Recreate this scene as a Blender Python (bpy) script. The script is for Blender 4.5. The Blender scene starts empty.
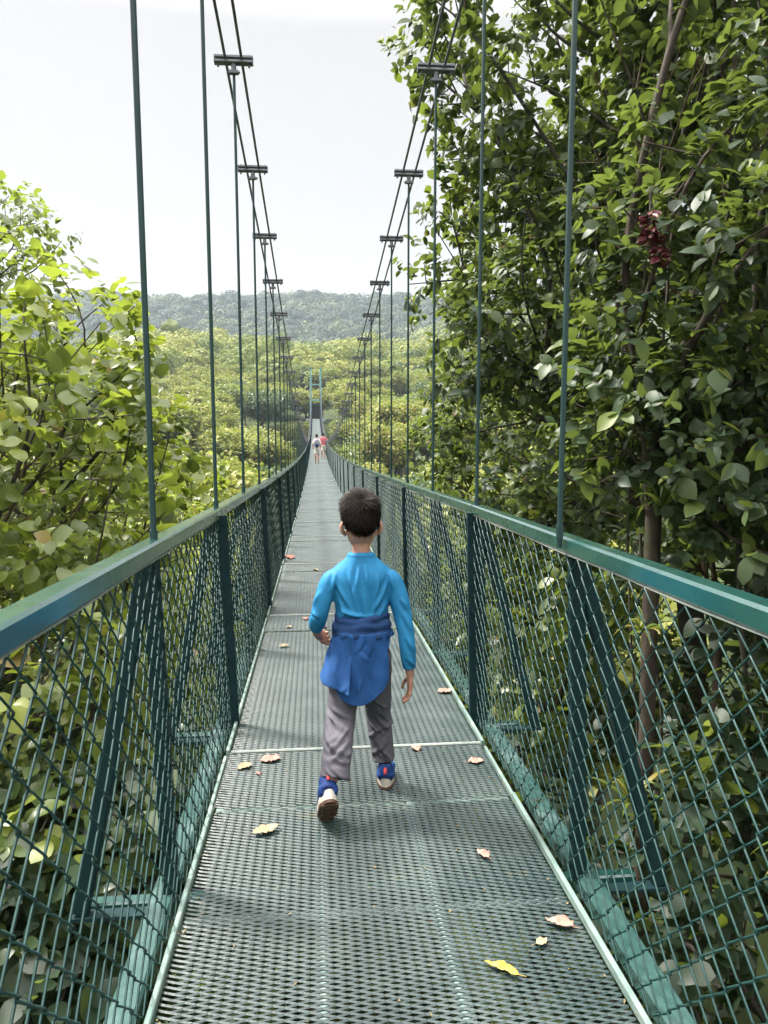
import bpy, math, random
import numpy as np
from mathutils import noise as mnoise, Vector
rad = math.radians
RNG = np.random.default_rng(7)
random.seed(7)
S = bpy.context.scene
COL = S.collection

# ------------------------------------------------------------------ helpers
def link(o, parent=None):
    COL.objects.link(o)
    if parent is not None: o.parent = parent
    return o
def tag(o, label=None, cat=None, group=None, kind=None):
    if label: o['label'] = label
    if cat: o['category'] = cat
    if group: o['group'] = group
    if kind: o['kind'] = kind
    return o
def empty(name, loc=(0, 0, 0), rz=0, label=None, cat=None, group=None):
    o = bpy.data.objects.new(name, None); o.location = loc; o.rotation_euler = (0, 0, rz)
    o.empty_display_size = .2
    link(o); return tag(o, label, cat, group)
def copy_tree(o, parent=None):
    c = o.copy(); COL.objects.link(c)
    if parent is not None: c.parent = parent
    for ch in list(o.children): copy_tree(ch, c)
    return c

class MB:
    """collects verts / faces in numpy chunks; build() links them as one mesh object"""
    def __init__(s): s.v = []; s.f = {3: [], 4: []}; s.n = 0; s.mi = {3: [], 4: []}; s.tint = {3: [], 4: []}
    def add(s, v, f, mi=0, tint=None):
        v = np.asarray(v, float); f = np.asarray(f, int); k = f.shape[1]
        s.v.append(v); s.f[k].append(f + s.n); s.mi[k].append(np.full(len(f), mi)); s.n += len(v)
        s.tint[k].append(np.full(len(f), .5) if tint is None else np.broadcast_to(tint, (len(f),)))
        return s
    def mesh(s, name, mats, smooth=False, tint=False):
        V = np.concatenate(s.v) if s.v else np.zeros((0, 3))
        me = bpy.data.meshes.new(name)
        F3 = np.concatenate(s.f[3]) if s.f[3] else np.zeros((0, 3), int)
        F4 = np.concatenate(s.f[4]) if s.f[4] else np.zeros((0, 4), int)
        M = np.concatenate([np.concatenate(s.mi[k]) for k in (3, 4) if s.mi[k]])
        T = np.concatenate([np.concatenate(s.tint[k]) for k in (3, 4) if s.tint[k]])
        me.vertices.add(len(V)); me.vertices.foreach_set('co', V.ravel())
        loops = np.concatenate([F3.ravel(), F4.ravel()])
        me.loops.add(len(loops)); me.loops.foreach_set('vertex_index', loops.astype(np.int32))
        st = np.concatenate([np.arange(len(F3)) * 3, len(F3) * 3 + np.arange(len(F4)) * 4])
        me.polygons.add(len(st)); me.polygons.foreach_set('loop_start', st.astype(np.int32))
        me.polygons.foreach_set('material_index', M.astype(np.int32))
        me.polygons.foreach_set('use_smooth', np.full(len(st), bool(smooth)))
        if tint:
            a = me.attributes.new('tint', 'FLOAT', 'FACE'); a.data.foreach_set('value', T.astype(np.float32))
        for m in (mats if isinstance(mats, (list, tuple)) else [mats]): me.materials.append(m)
        me.update(calc_edges=True); me.validate()
        return me
    def build(s, name, mats, parent=None, loc=(0, 0, 0), smooth=False, tint=False):
        o = bpy.data.objects.new(name, s.mesh(name, mats, smooth, tint)); o.location = loc
        return link(o, parent)

def box_vf(lo, hi):
    (a, b, c), (d, e, f) = lo, hi
    v = [(a,b,c),(d,b,c),(d,e,c),(a,e,c),(a,b,f),(d,b,f),(d,e,f),(a,e,f)]
    return v, [(0,3,2,1),(4,5,6,7),(0,1,5,4),(1,2,6,5),(2,3,7,6),(3,0,4,7)]
def bx(mb, lo, hi, mi=0): mb.add(*box_vf(lo, hi), mi)
def bar(mb, p, q, w, t, up=(0, 0, 1), c=.12, mi=0):
    """chamfered rectangular bar from p to q; w across, t along up"""
    p, q = np.array(p, float), np.array(q, float); d = q - p; d /= np.linalg.norm(d)
    sx = np.cross(d, up); sx /= np.linalg.norm(sx); uz = np.cross(sx, d)
    k = c * min(w, t); a, b = w / 2, t / 2
    prof = [(-a+k,-b),(a-k,-b),(a,-b+k),(a,b-k),(a-k,b),(-a+k,b),(-a,b-k),(-a,-b+k)]
    r0 = [p + sx*x + uz*y for x, y in prof]; r1 = [q + sx*x + uz*y for x, y in prof]
    n = 8; f = [(i, (i+1) % n, n+(i+1) % n, n+i) for i in range(n)]
    f = [(a_, d_, c_, b_) for a_, b_, c_, d_ in f]
    v = r0 + r1
    mb.add(v, f, mi)
    for base, rev in ((0, 1), (n, 0)):
        q4 = [(base+0, base+1, base+2, base+7), (base+7, base+2, base+3, base+6), (base+6, base+3, base+4, base+5)]
        if not rev: q4 = [tuple(reversed(z)) for z in q4]
        mb.add(v, [tuple(z) for z in q4], mi)
def tube(mb, P, r, n=6, mi=0, cap=True, tint=None):
    P = np.asarray(P, float); m = len(P); r = np.broadcast_to(np.asarray(r, float), (m,))
    T = np.gradient(P, axis=0); T /= np.linalg.norm(T, axis=1)[:, None] + 1e-12
    ref = np.array([1., 0, 0]) if abs(T[:, 0]).max() < .8 else np.array([0, .3, 1.])
    A = np.cross(T, ref); A /= np.linalg.norm(A, axis=1)[:, None] + 1e-12; B = np.cross(T, A)
    th = np.arange(n) / n * 2 * np.pi
    V = P[:, None] + r[:, None, None] * (A[:, None]*np.cos(th)[None, :, None] + B[:, None]*np.sin(th)[None, :, None])
    i = np.arange(m-1)[:, None]*n; j = np.arange(n)[None]; j2 = (j+1) % n
    F = np.stack([i+j, i+j2, i+n+j2, i+n+j], -1).reshape(-1, 4)
    mb.add(V.reshape(-1, 3), F, mi, tint)
    if cap:
        for ring, c0 in ((V[0], P[0]), (V[-1], P[-1])):
            mb.add(np.vstack([ring, c0]), [(k, (k+1) % n, n) for k in range(n)], mi, tint)
def loft(mb, P, R, n=16, side=(1, 0, 0), mi=0, expo=2.0):
    """closed loft of (super)ellipses along P; R = (half width along side, half depth)"""
    P = np.asarray(P, float); R = np.asarray(R, float); m = len(P)
    T = np.gradient(P, axis=0); T /= np.linalg.norm(T, axis=1)[:, None]
    sd = np.array(side, float)
    A = sd - T * (T @ sd)[:, None]; A /= np.linalg.norm(A, axis=1)[:, None]; B = np.cross(T, A)
    th = np.arange(n) / n * 2 * np.pi
    ce = np.sign(np.cos(th))*abs(np.cos(th))**(2/expo); se = np.sign(np.sin(th))*abs(np.sin(th))**(2/expo)
    V = P[:, None] + A[:, None]*(R[:, 0, None]*ce)[..., None] + B[:, None]*(R[:, 1, None]*se)[..., None]
    i = np.arange(m-1)[:, None]*n; j = np.arange(n)[None]; j2 = (j+1) % n
    F = np.stack([i+j, i+j2, i+n+j2, i+n+j], -1).reshape(-1, 4)
    mb.add(V.reshape(-1, 3), F, mi)
    mb.add(np.vstack([V[0], P[0]]), [((k+1) % n, k, n) for k in range(n)], mi)
    mb.add(np.vstack([V[-1], P[-1]]), [(k, (k+1) % n, n) for k in range(n)], mi)
def spline(pts, k=6):
    """Catmull-Rom through points (any dimension)"""
    p = np.asarray(pts, float); p = np.vstack([2*p[0]-p[1], p, 2*p[-1]-p[-2]]); out = []
    for i in range(1, len(p)-2):
        for t in np.arange(k)/k:
            a, b, c, d = p[i-1:i+3]
            out.append(.5*(2*b + (c-a)*t + (2*a-5*b+4*c-d)*t*t + (3*b-a-3*c+d)*t**3))
    out.append(p[-2]); return np.array(out)

# ------------------------------------------------------------------ materials
def mat(name):
    m = bpy.data.materials.new(name); m.use_nodes = True
    nt = m.node_tree; b = nt.nodes['Principled BSDF']
    return m, nt, b
def N(nt, t, **kw):
    n = nt.nodes.new(t)
    for k, v in kw.items():
        if k in n.inputs: n.inputs[k].default_value = v
        else: setattr(n, k, v)
    return n
def ramp(nt, src, stops):
    r = nt.nodes.new('ShaderNodeValToRGB'); e = r.color_ramp.elements
    while len(e) < len(stops): e.new(.5)
    for el, (p, c) in zip(e, stops): el.position = p; el.color = (*c, 1)
    nt.links.new(src, r.inputs[0]); return r
def noisy(name, stops, scale=8, rough=(.4, .6), bump=0, bscale=60, detail=5, coord='Object', spec=.5, metal=0, stretch=None, grime=None, coat=0):
    m, nt, b = mat(name)
    tc = N(nt, 'ShaderNodeTexCoord'); src = tc.outputs[coord]
    if stretch:
        mp = N(nt, 'ShaderNodeMapping'); mp.inputs['Scale'].default_value = stretch
        nt.links.new(src, mp.inputs[0]); src = mp.outputs[0]
    nz = N(nt, 'ShaderNodeTexNoise', Scale=scale, Detail=detail, Roughness=.6); nt.links.new(src, nz.inputs['Vector'])
    r = ramp(nt, nz.outputs[0], stops); nt.links.new(r.outputs[0], b.inputs['Base Color'])
    mr = N(nt, 'ShaderNodeMapRange'); mr.inputs[1].default_value = .3; mr.inputs[2].default_value = .7
    mr.inputs[3].default_value = rough[0]; mr.inputs[4].default_value = rough[1]
    nt.links.new(nz.outputs[0], mr.inputs[0]); nt.links.new(mr.outputs[0], b.inputs['Roughness'])
    b.inputs['Specular IOR Level'].default_value = spec; b.inputs['Metallic'].default_value = metal
    if coat: b.inputs['Coat Weight'].default_value = coat; b.inputs['Coat Roughness'].default_value = .14
    if grime:                              # chips, rust and dried mud of their own shapes
        g = N(nt, 'ShaderNodeTexNoise', Scale=grime[0], Detail=9, Roughness=.72); nt.links.new(src, g.inputs['Vector'])
        gr = ramp(nt, g.outputs[0], [(grime[1], (0, 0, 0)), (grime[1]+.05, (1, 1, 1))])
        mg = N(nt, 'ShaderNodeMix', data_type='RGBA', blend_type='MIX'); nt.links.new(gr.outputs[0], mg.inputs['Factor'])
        nt.links.new(r.outputs[0], mg.inputs[6]); mg.inputs[7].default_value = (*grime[2], 1); nt.links.new(mg.outputs[2], b.inputs['Base Color'])
    if bump:
        n2 = N(nt, 'ShaderNodeTexNoise', Scale=bscale, Detail=4); nt.links.new(src, n2.inputs['Vector'])
        bp = N(nt, 'ShaderNodeBump', Strength=bump, Distance=.01); nt.links.new(n2.outputs[0], bp.inputs['Height'])
        nt.links.new(bp.outputs[0], b.inputs['Normal'])
    return m
def leaf_mat(name, stops, trans=.38, rough=.36, tcol=(.20, .34, .02), spec=.5):
    """leaf: colour by the leaf's own tint, glossy cuticle, light shining through the blade"""
    m, nt, b = mat(name)
    at = N(nt, 'ShaderNodeAttribute', attribute_name='tint')
    oi = N(nt, 'ShaderNodeObjectInfo')
    ad = N(nt, 'ShaderNodeMath', operation='MULTIPLY_ADD'); nt.links.new(oi.outputs['Random'], ad.inputs[0])
    ad.inputs[1].default_value = .16; nt.links.new(at.outputs['Fac'], ad.inputs[2])
    sb = N(nt, 'ShaderNodeMath', operation='SUBTRACT'); nt.links.new(ad.outputs[0], sb.inputs[0]); sb.inputs[1].default_value = .08
    r = ramp(nt, sb.outputs[0], stops)
    nt.links.new(r.outputs[0], b.inputs['Base Color']); b.inputs['Roughness'].default_value = rough
    b.inputs['Specular IOR Level'].default_value = spec
    tr = N(nt, 'ShaderNodeBsdfTranslucent')
    mx = N(nt, 'ShaderNodeMix', data_type='RGBA', blend_type='MIX'); mx.inputs['Factor'].default_value = .55
    nt.links.new(r.outputs[0], mx.inputs[6]); mx.inputs[7].default_value = (*tcol, 1); nt.links.new(mx.outputs[2], tr.inputs[0])
    ms = N(nt, 'ShaderNodeMixShader'); ms.inputs[0].default_value = trans
    out = [n for n in nt.nodes if n.type == 'OUTPUT_MATERIAL'][0]
    nt.links.new(b.outputs[0], ms.inputs[1]); nt.links.new(tr.outputs[0], ms.inputs[2]); nt.links.new(ms.outputs[0], out.inputs[0])
    return m

M = {}
M['paint'] = noisy('green_paint', [(.25, (.006, .040, .037)), (.6, (.010, .060, .054)), (.85, (.03, .10, .09))], 5, (.22, .42), .05, 180, grime=(16, .64, (.09, .075, .05)), coat=.7)
M['rail'] = noisy('weathered_sheen_rail_paint', [(.25, (.008, .052, .047)), (.6, (.013, .075, .067)), (.8, (.04, .115, .105)), (.93, (.14, .2, .19))], 5, (.22, .36), .05, 180, grime=(18, .66, (.10, .08, .05)), coat=1)  # paler tones stand in for sky sheen on rail tops; grime is wear
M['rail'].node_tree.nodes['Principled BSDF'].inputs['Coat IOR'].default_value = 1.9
M['paint_dark'] = noisy('dark_green_paint', [(.3, (.003, .018, .022)), (.7, (.006, .028, .032))], 6, (.5, .7), .05, 180, spec=.22)
M['wire'] = noisy('coated_wire', [(.3, (.008, .036, .034)), (.6, (.014, .056, .052)), (.85, (.045, .10, .092))], 9, (.3, .5))
M['tube'] = noisy('worn_sheen_green_tube', [(.25, (.02, .065, .06)), (.55, (.045, .10, .092)), (.82, (.18, .24, .24))], 6, (.18, .36), .05, 120, spec=.7, grime=(9, .60, (.05, .055, .035)))  # pale tones paint in the sky's reflection; grime patches are dirt
M['deck'] = noisy('worn_deck_steel', [(.25, (.010, .028, .029)), (.45, (.019, .042, .042)), (.62, (.045, .072, .070)), (.78, (.10, .125, .115)), (.93, (.07, .078, .032))], 3.2, (.33, .52), .1, 90, 8, grime=(2.3, .62, (.07, .075, .035)))
M['edge'] = noisy('pale_edge_angle', [(.25, (.10, .17, .155)), (.6, (.2, .27, .25)), (.85, (.38, .38, .34))], 7, (.35, .55), .1, 90)
M['pale'] = noisy('pale_end_bar', [(.25, (.14, .19, .175)), (.55, (.26, .29, .27)), (.8, (.36, .35, .30))], 9, (.4, .6), .1, 90)
M['cable'] = noisy('steel_cable', [(.3, (.10, .105, .13)), (.7, (.17, .175, .21))], 14, (.4, .55), .3, 400)  # base lightened to carry the glow of the sky behind the cables
M['rod'] = noisy('green_rod', [(.3, (.010, .040, .040)), (.7, (.018, .05, .052))], 4, (.4, .55))
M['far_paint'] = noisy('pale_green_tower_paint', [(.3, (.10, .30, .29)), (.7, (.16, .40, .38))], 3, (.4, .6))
M['bark'] = noisy('bark', [(.25, (.018, .015, .011)), (.5, (.045, .037, .028)), (.7, (.08, .072, .055)), (.85, (.045, .06, .03))], 5, (.7, .95), .6, 30, 8, stretch=(1, 1, .35))
M['moss_bark'] = noisy('mossy_brown_bark', [(.25, (.012, .009, .007)), (.48, (.040, .028, .020)), (.6, (.065, .052, .034)), (.72, (.03, .05, .016)), (.9, (.07, .085, .04))], 7, (.75, .95), .8, 35, 8, stretch=(1, 1, .4))
G_DEEP = [(0, (.022, .044, .026)), (.42, (.052, .086, .044)), (.62, (.085, .128, .044)), (.72, (.14, .19, .035)), (.93, (.22, .27, .035)), (.955, (.15, .17, .05)), (1, (.15, .10, .05))]
G_BRIGHT = [(0, (.034, .060, .026)), (.3, (.085, .128, .034)), (.65, (.17, .22, .04)), (.94, (.25, .29, .045)), (1, (.28, .20, .07))]
G_GREY = [(0, (.025, .05, .02)), (.5, (.05, .09, .035)), (.8, (.09, .14, .04)), (1, (.15, .19, .06))]
G_MID = [(0, (.045, .08, .02)), (.3, (.14, .18, .034)), (.6, (.25, .27, .05)), (.85, (.34, .32, .08)), (1, (.36, .26, .10))]
M['leaf_deep'] = leaf_mat('deep_green_leaf', G_DEEP, .40, .46, (.25, .33, .035), .4)
M['leaf_bright'] = leaf_mat('bright_green_leaf', G_BRIGHT, .44, .36, (.38, .48, .04), .7)
M['leaf_gloss'] = leaf_mat('glossy_leaf', [(0, (.02, .04, .02)), (.4, (.05, .085, .03)), (.75, (.12, .18, .04)), (1, (.22, .24, .09))], .3, .30, (.3, .38, .05), .8)
M['leaf_grey'] = leaf_mat('grey_green_leaf', G_GREY, .3, .4, (.14, .24, .04))
M['leaf_mid'] = leaf_mat('valley_leaf', G_MID, .35, .5, (.25, .32, .04), .35)
M['leaf_far'] = leaf_mat('hill_leaf', [(0, (.006, .020, .014)), (.45, (.016, .038, .020)), (.75, (.045, .07, .028)), (1, (.11, .13, .045))], .2, .6, (.12, .18, .03), .2)
M['leaf_pale'] = leaf_mat('pale_hill_leaf', [(0, (.07, .11, .028)), (.4, (.17, .21, .04)), (.75, (.27, .28, .06)), (1, (.34, .29, .09))], .25, .6, (.2, .26, .04), .2)
M['brom'] = leaf_mat('bromeliad_leaf', [(0, (.04, .08, .015)), (.6, (.12, .18, .03)), (1, (.25, .22, .05))], .35, .35, (.3, .36, .05))
M['ground'] = noisy('forest_floor', [(.25, (.014, .018, .008)), (.5, (.035, .05, .016)), (.75, (.06, .085, .022))], .35, (.85, 1), .5, 3, 8, coord='Object', spec=.2)

# ------------------------------------------------------------------ world, sun, camera
SUN_EL, SUN_AZ = 53, -56          # azimuth measured from +Y towards +X
w = bpy.data.worlds.new('World'); S.world = w; w.use_nodes = True; nt = w.node_tree
bg = nt.nodes['Background']
sky = N(nt, 'ShaderNodeTexSky', sky_type='NISHITA', sun_disc=False)
sky.sun_elevation = rad(SUN_EL); sky.sun_rotation = rad(SUN_AZ); sky.air_density = 1; sky.dust_density = 2.5
tc = N(nt, 'ShaderNodeTexCoord'); sep = N(nt, 'ShaderNodeSeparateXYZ'); nt.links.new(tc.outputs['Generated'], sep.inputs[0])
# bright high overcast veil: brighter overhead, faint streaks
nz = N(nt, 'ShaderNodeTexNoise', Scale=2.2, Detail=5, Roughness=.55); nt.links.new(tc.outputs['Generated'], nz.inputs['Vector'])
mr = N(nt, 'ShaderNodeMapRange'); nt.links.new(sep.outputs['Z'], mr.inputs[0])
for i, v in zip((1, 2, 3, 4), (.42, .95, 2.2, 18.5)): mr.inputs[i].default_value = v
m2 = N(nt, 'ShaderNodeMapRange'); nt.links.new(nz.outputs[0], m2.inputs[0])
for i, v in zip((1, 2, 3, 4), (.35, .7, .97, 1.03)): m2.inputs[i].default_value = v
mu = N(nt, 'ShaderNodeMath', operation='MULTIPLY'); nt.links.new(mr.outputs[0], mu.inputs[0]); nt.links.new(m2.outputs[0], mu.inputs[1])
veil = N(nt, 'ShaderNodeMix', data_type='RGBA', blend_type='MULTIPLY'); veil.inputs['Factor'].default_value = 1
veil.inputs[6].default_value = (1, .955, .925, 1); nt.links.new(mu.outputs[0], veil.inputs[7])
mx = N(nt, 'ShaderNodeMix', data_type='RGBA', blend_type='MIX'); mx.inputs['Factor'].default_value = .965
nt.links.new(sky.outputs[0], mx.inputs[6]); nt.links.new(veil.outputs[2], mx.inputs[7])
nt.links.new(mx.outputs[2], bg.inputs[0]); bg.inputs[1].default_value = .1
sl = bpy.data.lights.new('sun', 'SUN'); sl.energy = 2.9; sl.angle = rad(9.0); sl.color = (1, .95, .86)
so = bpy.data.objects.new('sun', sl); link(so)
d = Vector((math.sin(rad(SUN_AZ))*math.cos(rad(SUN_EL)), math.cos(rad(SUN_AZ))*math.cos(rad(SUN_EL)), math.sin(rad(SUN_EL))))
so.rotation_euler = d.to_track_quat('Z', 'Y').to_euler(); so.location = d*300
cam = bpy.data.cameras.new('camera'); co = bpy.data.objects.new('camera', cam); link(co); S.camera = co
cam.sensor_fit = 'VERTICAL'; cam.sensor_height = 24; cam.lens = 769/1024*24
cam.clip_start = .05; cam.clip_end = 6000
co.location = (0, 0, 1.37); co.rotation_euler = (rad(90-7.3), 0, rad(-5.1))
vs = S.view_settings; vs.view_transform = 'Standard'; vs.look = 'None'; vs.gamma = 1; vs.exposure = 1.8
try: vs.use_curve_mapping = False
except Exception: pass
S.render.engine = 'CYCLES'; cy = S.cycles
cy.use_denoising = True; cy.max_bounces = 8; cy.diffuse_bounces = 3; cy.glossy_bounces = 3; cy.transmission_bounces = 4
cy.transparent_max_bounces = 8; cy.volume_bounces = 1; cy.use_adaptive_sampling = True; cy.adaptive_threshold = .02
cy.sample_clamp_indirect = 6; cy.caustics_reflective = False; cy.caustics_refractive = False

# ------------------------------------------------------------------ terrain
def dz(y): return -.056*y + .00045*y*y          # walkway level along the bridge
def smooth(a, b, x):
    t = np.clip((x-a)/(b-a), 0, 1); return t*t*(3-2*t)
def canopy(x, y):
    """height of the tree tops over the valley"""
    x = np.asarray(x, float); y = np.asarray(y, float)
    c = np.interp(y, [-60, 0, 16, 30, 45, 60, 85, 110, 134, 180, 240, 300, 345, 430, 500, 600, 720, 800, 1100, 2500],
                  [6, -1, -2.5, -3.0, -2.2, -.5, 2, 4.0, 6.5, 12, 19, 22, 22.5, 30, 31, 68, 109, 112, 90, 80])
    L = np.clip(-x-7, 0, 60); R = np.clip(x-6, 0, 70)
    near = 1-smooth(70, 200, y)
    c = c + near*(L*.11 + R*.02)
    far = smooth(150, 320, y)*(1-smooth(800, 1000, y))
    c = c + far*(1-.72*smooth(420, 650, y))*(6*np.sin(x*.012+1.3) + 4*np.sin(x*.031+y*.01) + 3*np.sin(x*.07+y*.02))
    c = c + smooth(260, 420, y)*(1-smooth(480, 640, y))*smooth(20, 130, x)*30
    dip = np.exp(-((x-.2)/4.5)**2)*(1-smooth(118, 136, y))*smooth(5, 15, y)
    lim = dz(np.clip(y, 0, 132)) - 2.2
    return c*(1-dip) + np.minimum(c, lim)*dip
def ground_z(x, y):
    x = np.asarray(x, float); y = np.asarray(y, float)
    g = canopy(x, y) - 13 + 5.5*smooth(100, 150, y) - 2*np.exp(-((y-66)/45)**2)
    near = 1-smooth(6, 30, y)
    g = g*(1-near) + near*(-6.5 + .30*np.clip(abs(x-.2)-2, 0, 22) - .02*np.clip(y, -20, 30))
    farb = smooth(120, 131, y)*(1-smooth(140, 160, y))*np.exp(-((x-.2)/6)**2)
    return g*(1-farb) + farb*(dz(132.)-.25)
t = np.linspace(-1, 1, 141); gx = np.sinh(t*5.2)/math.sinh(5.2)*1900
ty = np.linspace(0, 1, 200); gy = -60 + np.sinh(ty*4.2)/math.sinh(4.2)*2700
X, Y = np.meshgrid(gx, gy); Z = ground_z(X, Y)
mb = MB(); n1, n2 = len(gx), len(gy)
i = np.arange(n2-1)[:, None]*n1; j = np.arange(n1-1)[None]
mb.add(np.stack([X, Y, Z], -1).reshape(-1, 3), np.stack([i+j, i+j+1, i+n1+j+1, i+n1+j], -1).reshape(-1, 4))
tag(mb.build('ground', M['ground'], smooth=True), kind='structure')

# ------------------------------------------------------------------ suspension bridge
DX0, DX1, DC = -.42, .78, .18
RAIL = {-1: -.50, 1: .83}; FOOT = {-1: -.455, 1: .85}
HR = 1.10
Y0B, Y1B = -2.1, 131.9
def cz(y):
    y = np.asarray(y, float)
    return np.where(y < 61.2, -.60+.00136*(y-61.2)**2, -.60+.00184*(y-61.2)**2)
bridge = empty('suspension_bridge', (0, 0, 0), 0, 'long green steel suspension footbridge crossing the forest valley', 'footbridge')

# --- expanded metal deck module, 3 m long (long sheet and short sheet), local y from 0 to 3
def expanded(L, W, px=.063, py=.0215):
    rows = int(L/(py/2)); nx = int(W/px)+1
    r, c, s = np.meshgrid(np.arange(rows), np.arange(nx), np.array([-1, 1]), indexing='ij')
    r, c, s = r.ravel(), c.ravel(), s.ravel()
    x0 = -W/2 + (c + .5*(r % 2))*px; x1 = x0 + s*px/2; y0 = r*py/2 + .004; y1 = y0 + py/2
    k = (x0 > -W/2+.002) & (x0 < W/2-.002) & (x1 > -W/2-.002) & (x1 < W/2+.002)
    x0, x1, y0, y1 = x0[k], x1[k], y0[k], y1[k]; n = len(x0)
    hw, tk = .0030, .0028; ti = rad(28)
    off = np.array([(math.cos(ti)*hw, math.sin(ti)*hw), (-math.cos(ti)*hw, -math.sin(ti)*hw)])
    nr = np.array([-math.sin(ti), math.cos(ti)])*tk
    prof = [off[0], off[1], off[1]-nr, off[0]-nr]
    V = np.zeros((n, 8, 3))
    for q, (a, b) in enumerate(prof):
        V[:, q] = np.stack([x0, y0+a, np.full(n, b)], -1); V[:, 4+q] = np.stack([x1, y1+a, np.full(n, b)], -1)
    b8 = np.arange(n)[:, None]*8
    F = np.concatenate([b8+np.array(f) for f in ([0,1,5,4],[1,2,6,5],[2,3,7,6],[3,0,4,7])])
    return V.reshape(-1, 3), F
m_exp = MB()
v, f = expanded(2.42, 1.17); m_exp.add(v + [0, .54, 0], f)
v, f = expanded(.57, 1.17); m_exp.add(v + [0, -.03, .006], f)
me_exp = m_exp.mesh('deck_panel', M['deck'])
m = MB()
for s in (-1, 1):                        # edge angles of the long and the short sheet
    bar(m, (s*.597, .54, .004), (s*.597, 2.985, .004), .016, .03, c=.2)
    bar(m, (s*.606, .0, -.018), (s*.606, .535, -.018), .014, .026, c=.2)
me_edge = m.mesh('edge_angle', M['edge'])
m = MB(); bar(m, (-.58, .534, .008), (.58, .534, .008), .020, .018, c=.25); me_end = m.mesh('end_bar', M['pale'])
m = MB()
for x in (-.18, .18): bar(m, (x, 0, -.0105), (x, 3.0, -.0105), .034, .012)
for y in (.02, 1.62, 2.3): bar(m, (-.585, y, -.030), (.585, y, -.030), .032, .02)
me_stiff = m.mesh('stiffener', M['edge'])
m = MB()
bar(m, (-.93, 0, -.10), (.90, 0, -.10), .05, .06)   # cross beam with outriggers at a hanger station
me_beam = m.mesh('cross_beam', M['paint'])

# --- chain link panel, 3 m
def chainlink(L, H, w=.050, p=.095, r=.0029):
    nh = int(H/(p/2)); PP = []
    for odd in (0, 1):                       # neighbours zigzag in mirror image and hook into each other
        pts = []
        for j in range(nh):
            a, b = (0, w) if (j+odd) % 2 == 0 else (w, 0); z0, z1 = -j*p/2, -(j+1)*p/2; sx = .0034 if (j+odd) % 2 == 0 else -.0034
            for tt in (0, .12, .5, .88):
                yy = a+(b-a)*(.55*tt+.45*(.5-.5*math.cos(math.pi*tt))) + (.0035*(1 if a else -1) if tt == 0 else 0)
                pts.append((0 if tt == 0 else sx, yy, z0+(z1-z0)*tt))
        PP.append(np.array(pts))
    mbw = MB(); n = int(L/w)
    for i in range(n):
        P = PP[i % 2] + [0, i*w, 0]
        ph = i*1.7
        P[:, 0] += .004*np.sin(P[:, 1]*4.1+P[:, 2]*5) + .002*np.sin(ph); P[:, 1] += .003*np.sin(ph*2.3+P[:, 2]*4)
        tube(mbw, P, r, 4, cap=False)
    return mbw
HM = 1.13
lean = {s: (FOOT[s]-RAIL[s]) for s in (-1, 1)}
fence_me = {}
for s in (-1, 1):
    mw = chainlink(3.0, HM)
    V = np.concatenate(mw.v); V[:, 0] += lean[s]*(-V[:, 2]/HR); V[:, 2] -= .040; V[:, 0] -= s*.018; mw.v = [V]
    d_ = {}
    d_['mesh'] = mw.mesh('fence_panel', M['wire'], smooth=True)
    a = MB(); bar(a, (0, 0, -.012), (0, 2.99, -.012), .058, .052, c=.14)
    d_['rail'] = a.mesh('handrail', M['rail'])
    a = MB(); tube(a, [(-s*.020, y, -.040+.002*math.sin(y*7)) for y in np.linspace(0, 3, 25)], .0042, 6); 
    tube(a, [(lean[s]*.99-s*.02, y, -.055-HM+.004*math.sin(y*5)) for y in np.linspace(0, 3, 25)], .0028, 6)
    d_['twire'] = a.mesh('tension_wire', M['pale'])
    a = MB(); bar(a, (-s*.032, 2.985, -.028), (lean[s]-s*.032, 2.985, -1.165), .046, .03, up=(0, 1, 0), c=.1)
    for z_ in (-.07, -.55, -1.08):          # bolt heads
        tube(a, [(lean[s]*(-z_/1.165)-s*.032, 2.972, z_), (lean[s]*(-z_/1.165)-s*.032, 2.962, z_)], .009, 6)
    d_['post'] = a.mesh('post', M['paint_dark'])
    a = MB(); bar(a, (lean[s]+s*.046, 0, -1.155), (lean[s]+s*.046, 2.995, -1.155), .076, .06, c=.14)
    d_['tube'] = a.mesh('bottom_tube', M['tube'])
    d_['brace'] = []
    for y in (1.5, 3.0):
        a = MB()
        bar(a, (s*.012, y, -.04), (lean[s]+s*.02, y+.012, -1.14), .05, .04, up=(0, 1, 0))
        bar(a, (s*.020, y, -.05), (lean[s]+s*.30, y, -1.17), .05, .04, up=(0, 1, 0))
        bar(a, (lean[s]+s*.08, y, -1.185), (lean[s]+s*.33, y, -1.185), .05, .014)
        d_['brace'].append(a.mesh('outrigger_brace', M['paint_dark']))  # dark coat puts the shadow side of the braces into their colour
    fence_me[s] = d_
nmod = 0; y = Y0B
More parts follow.
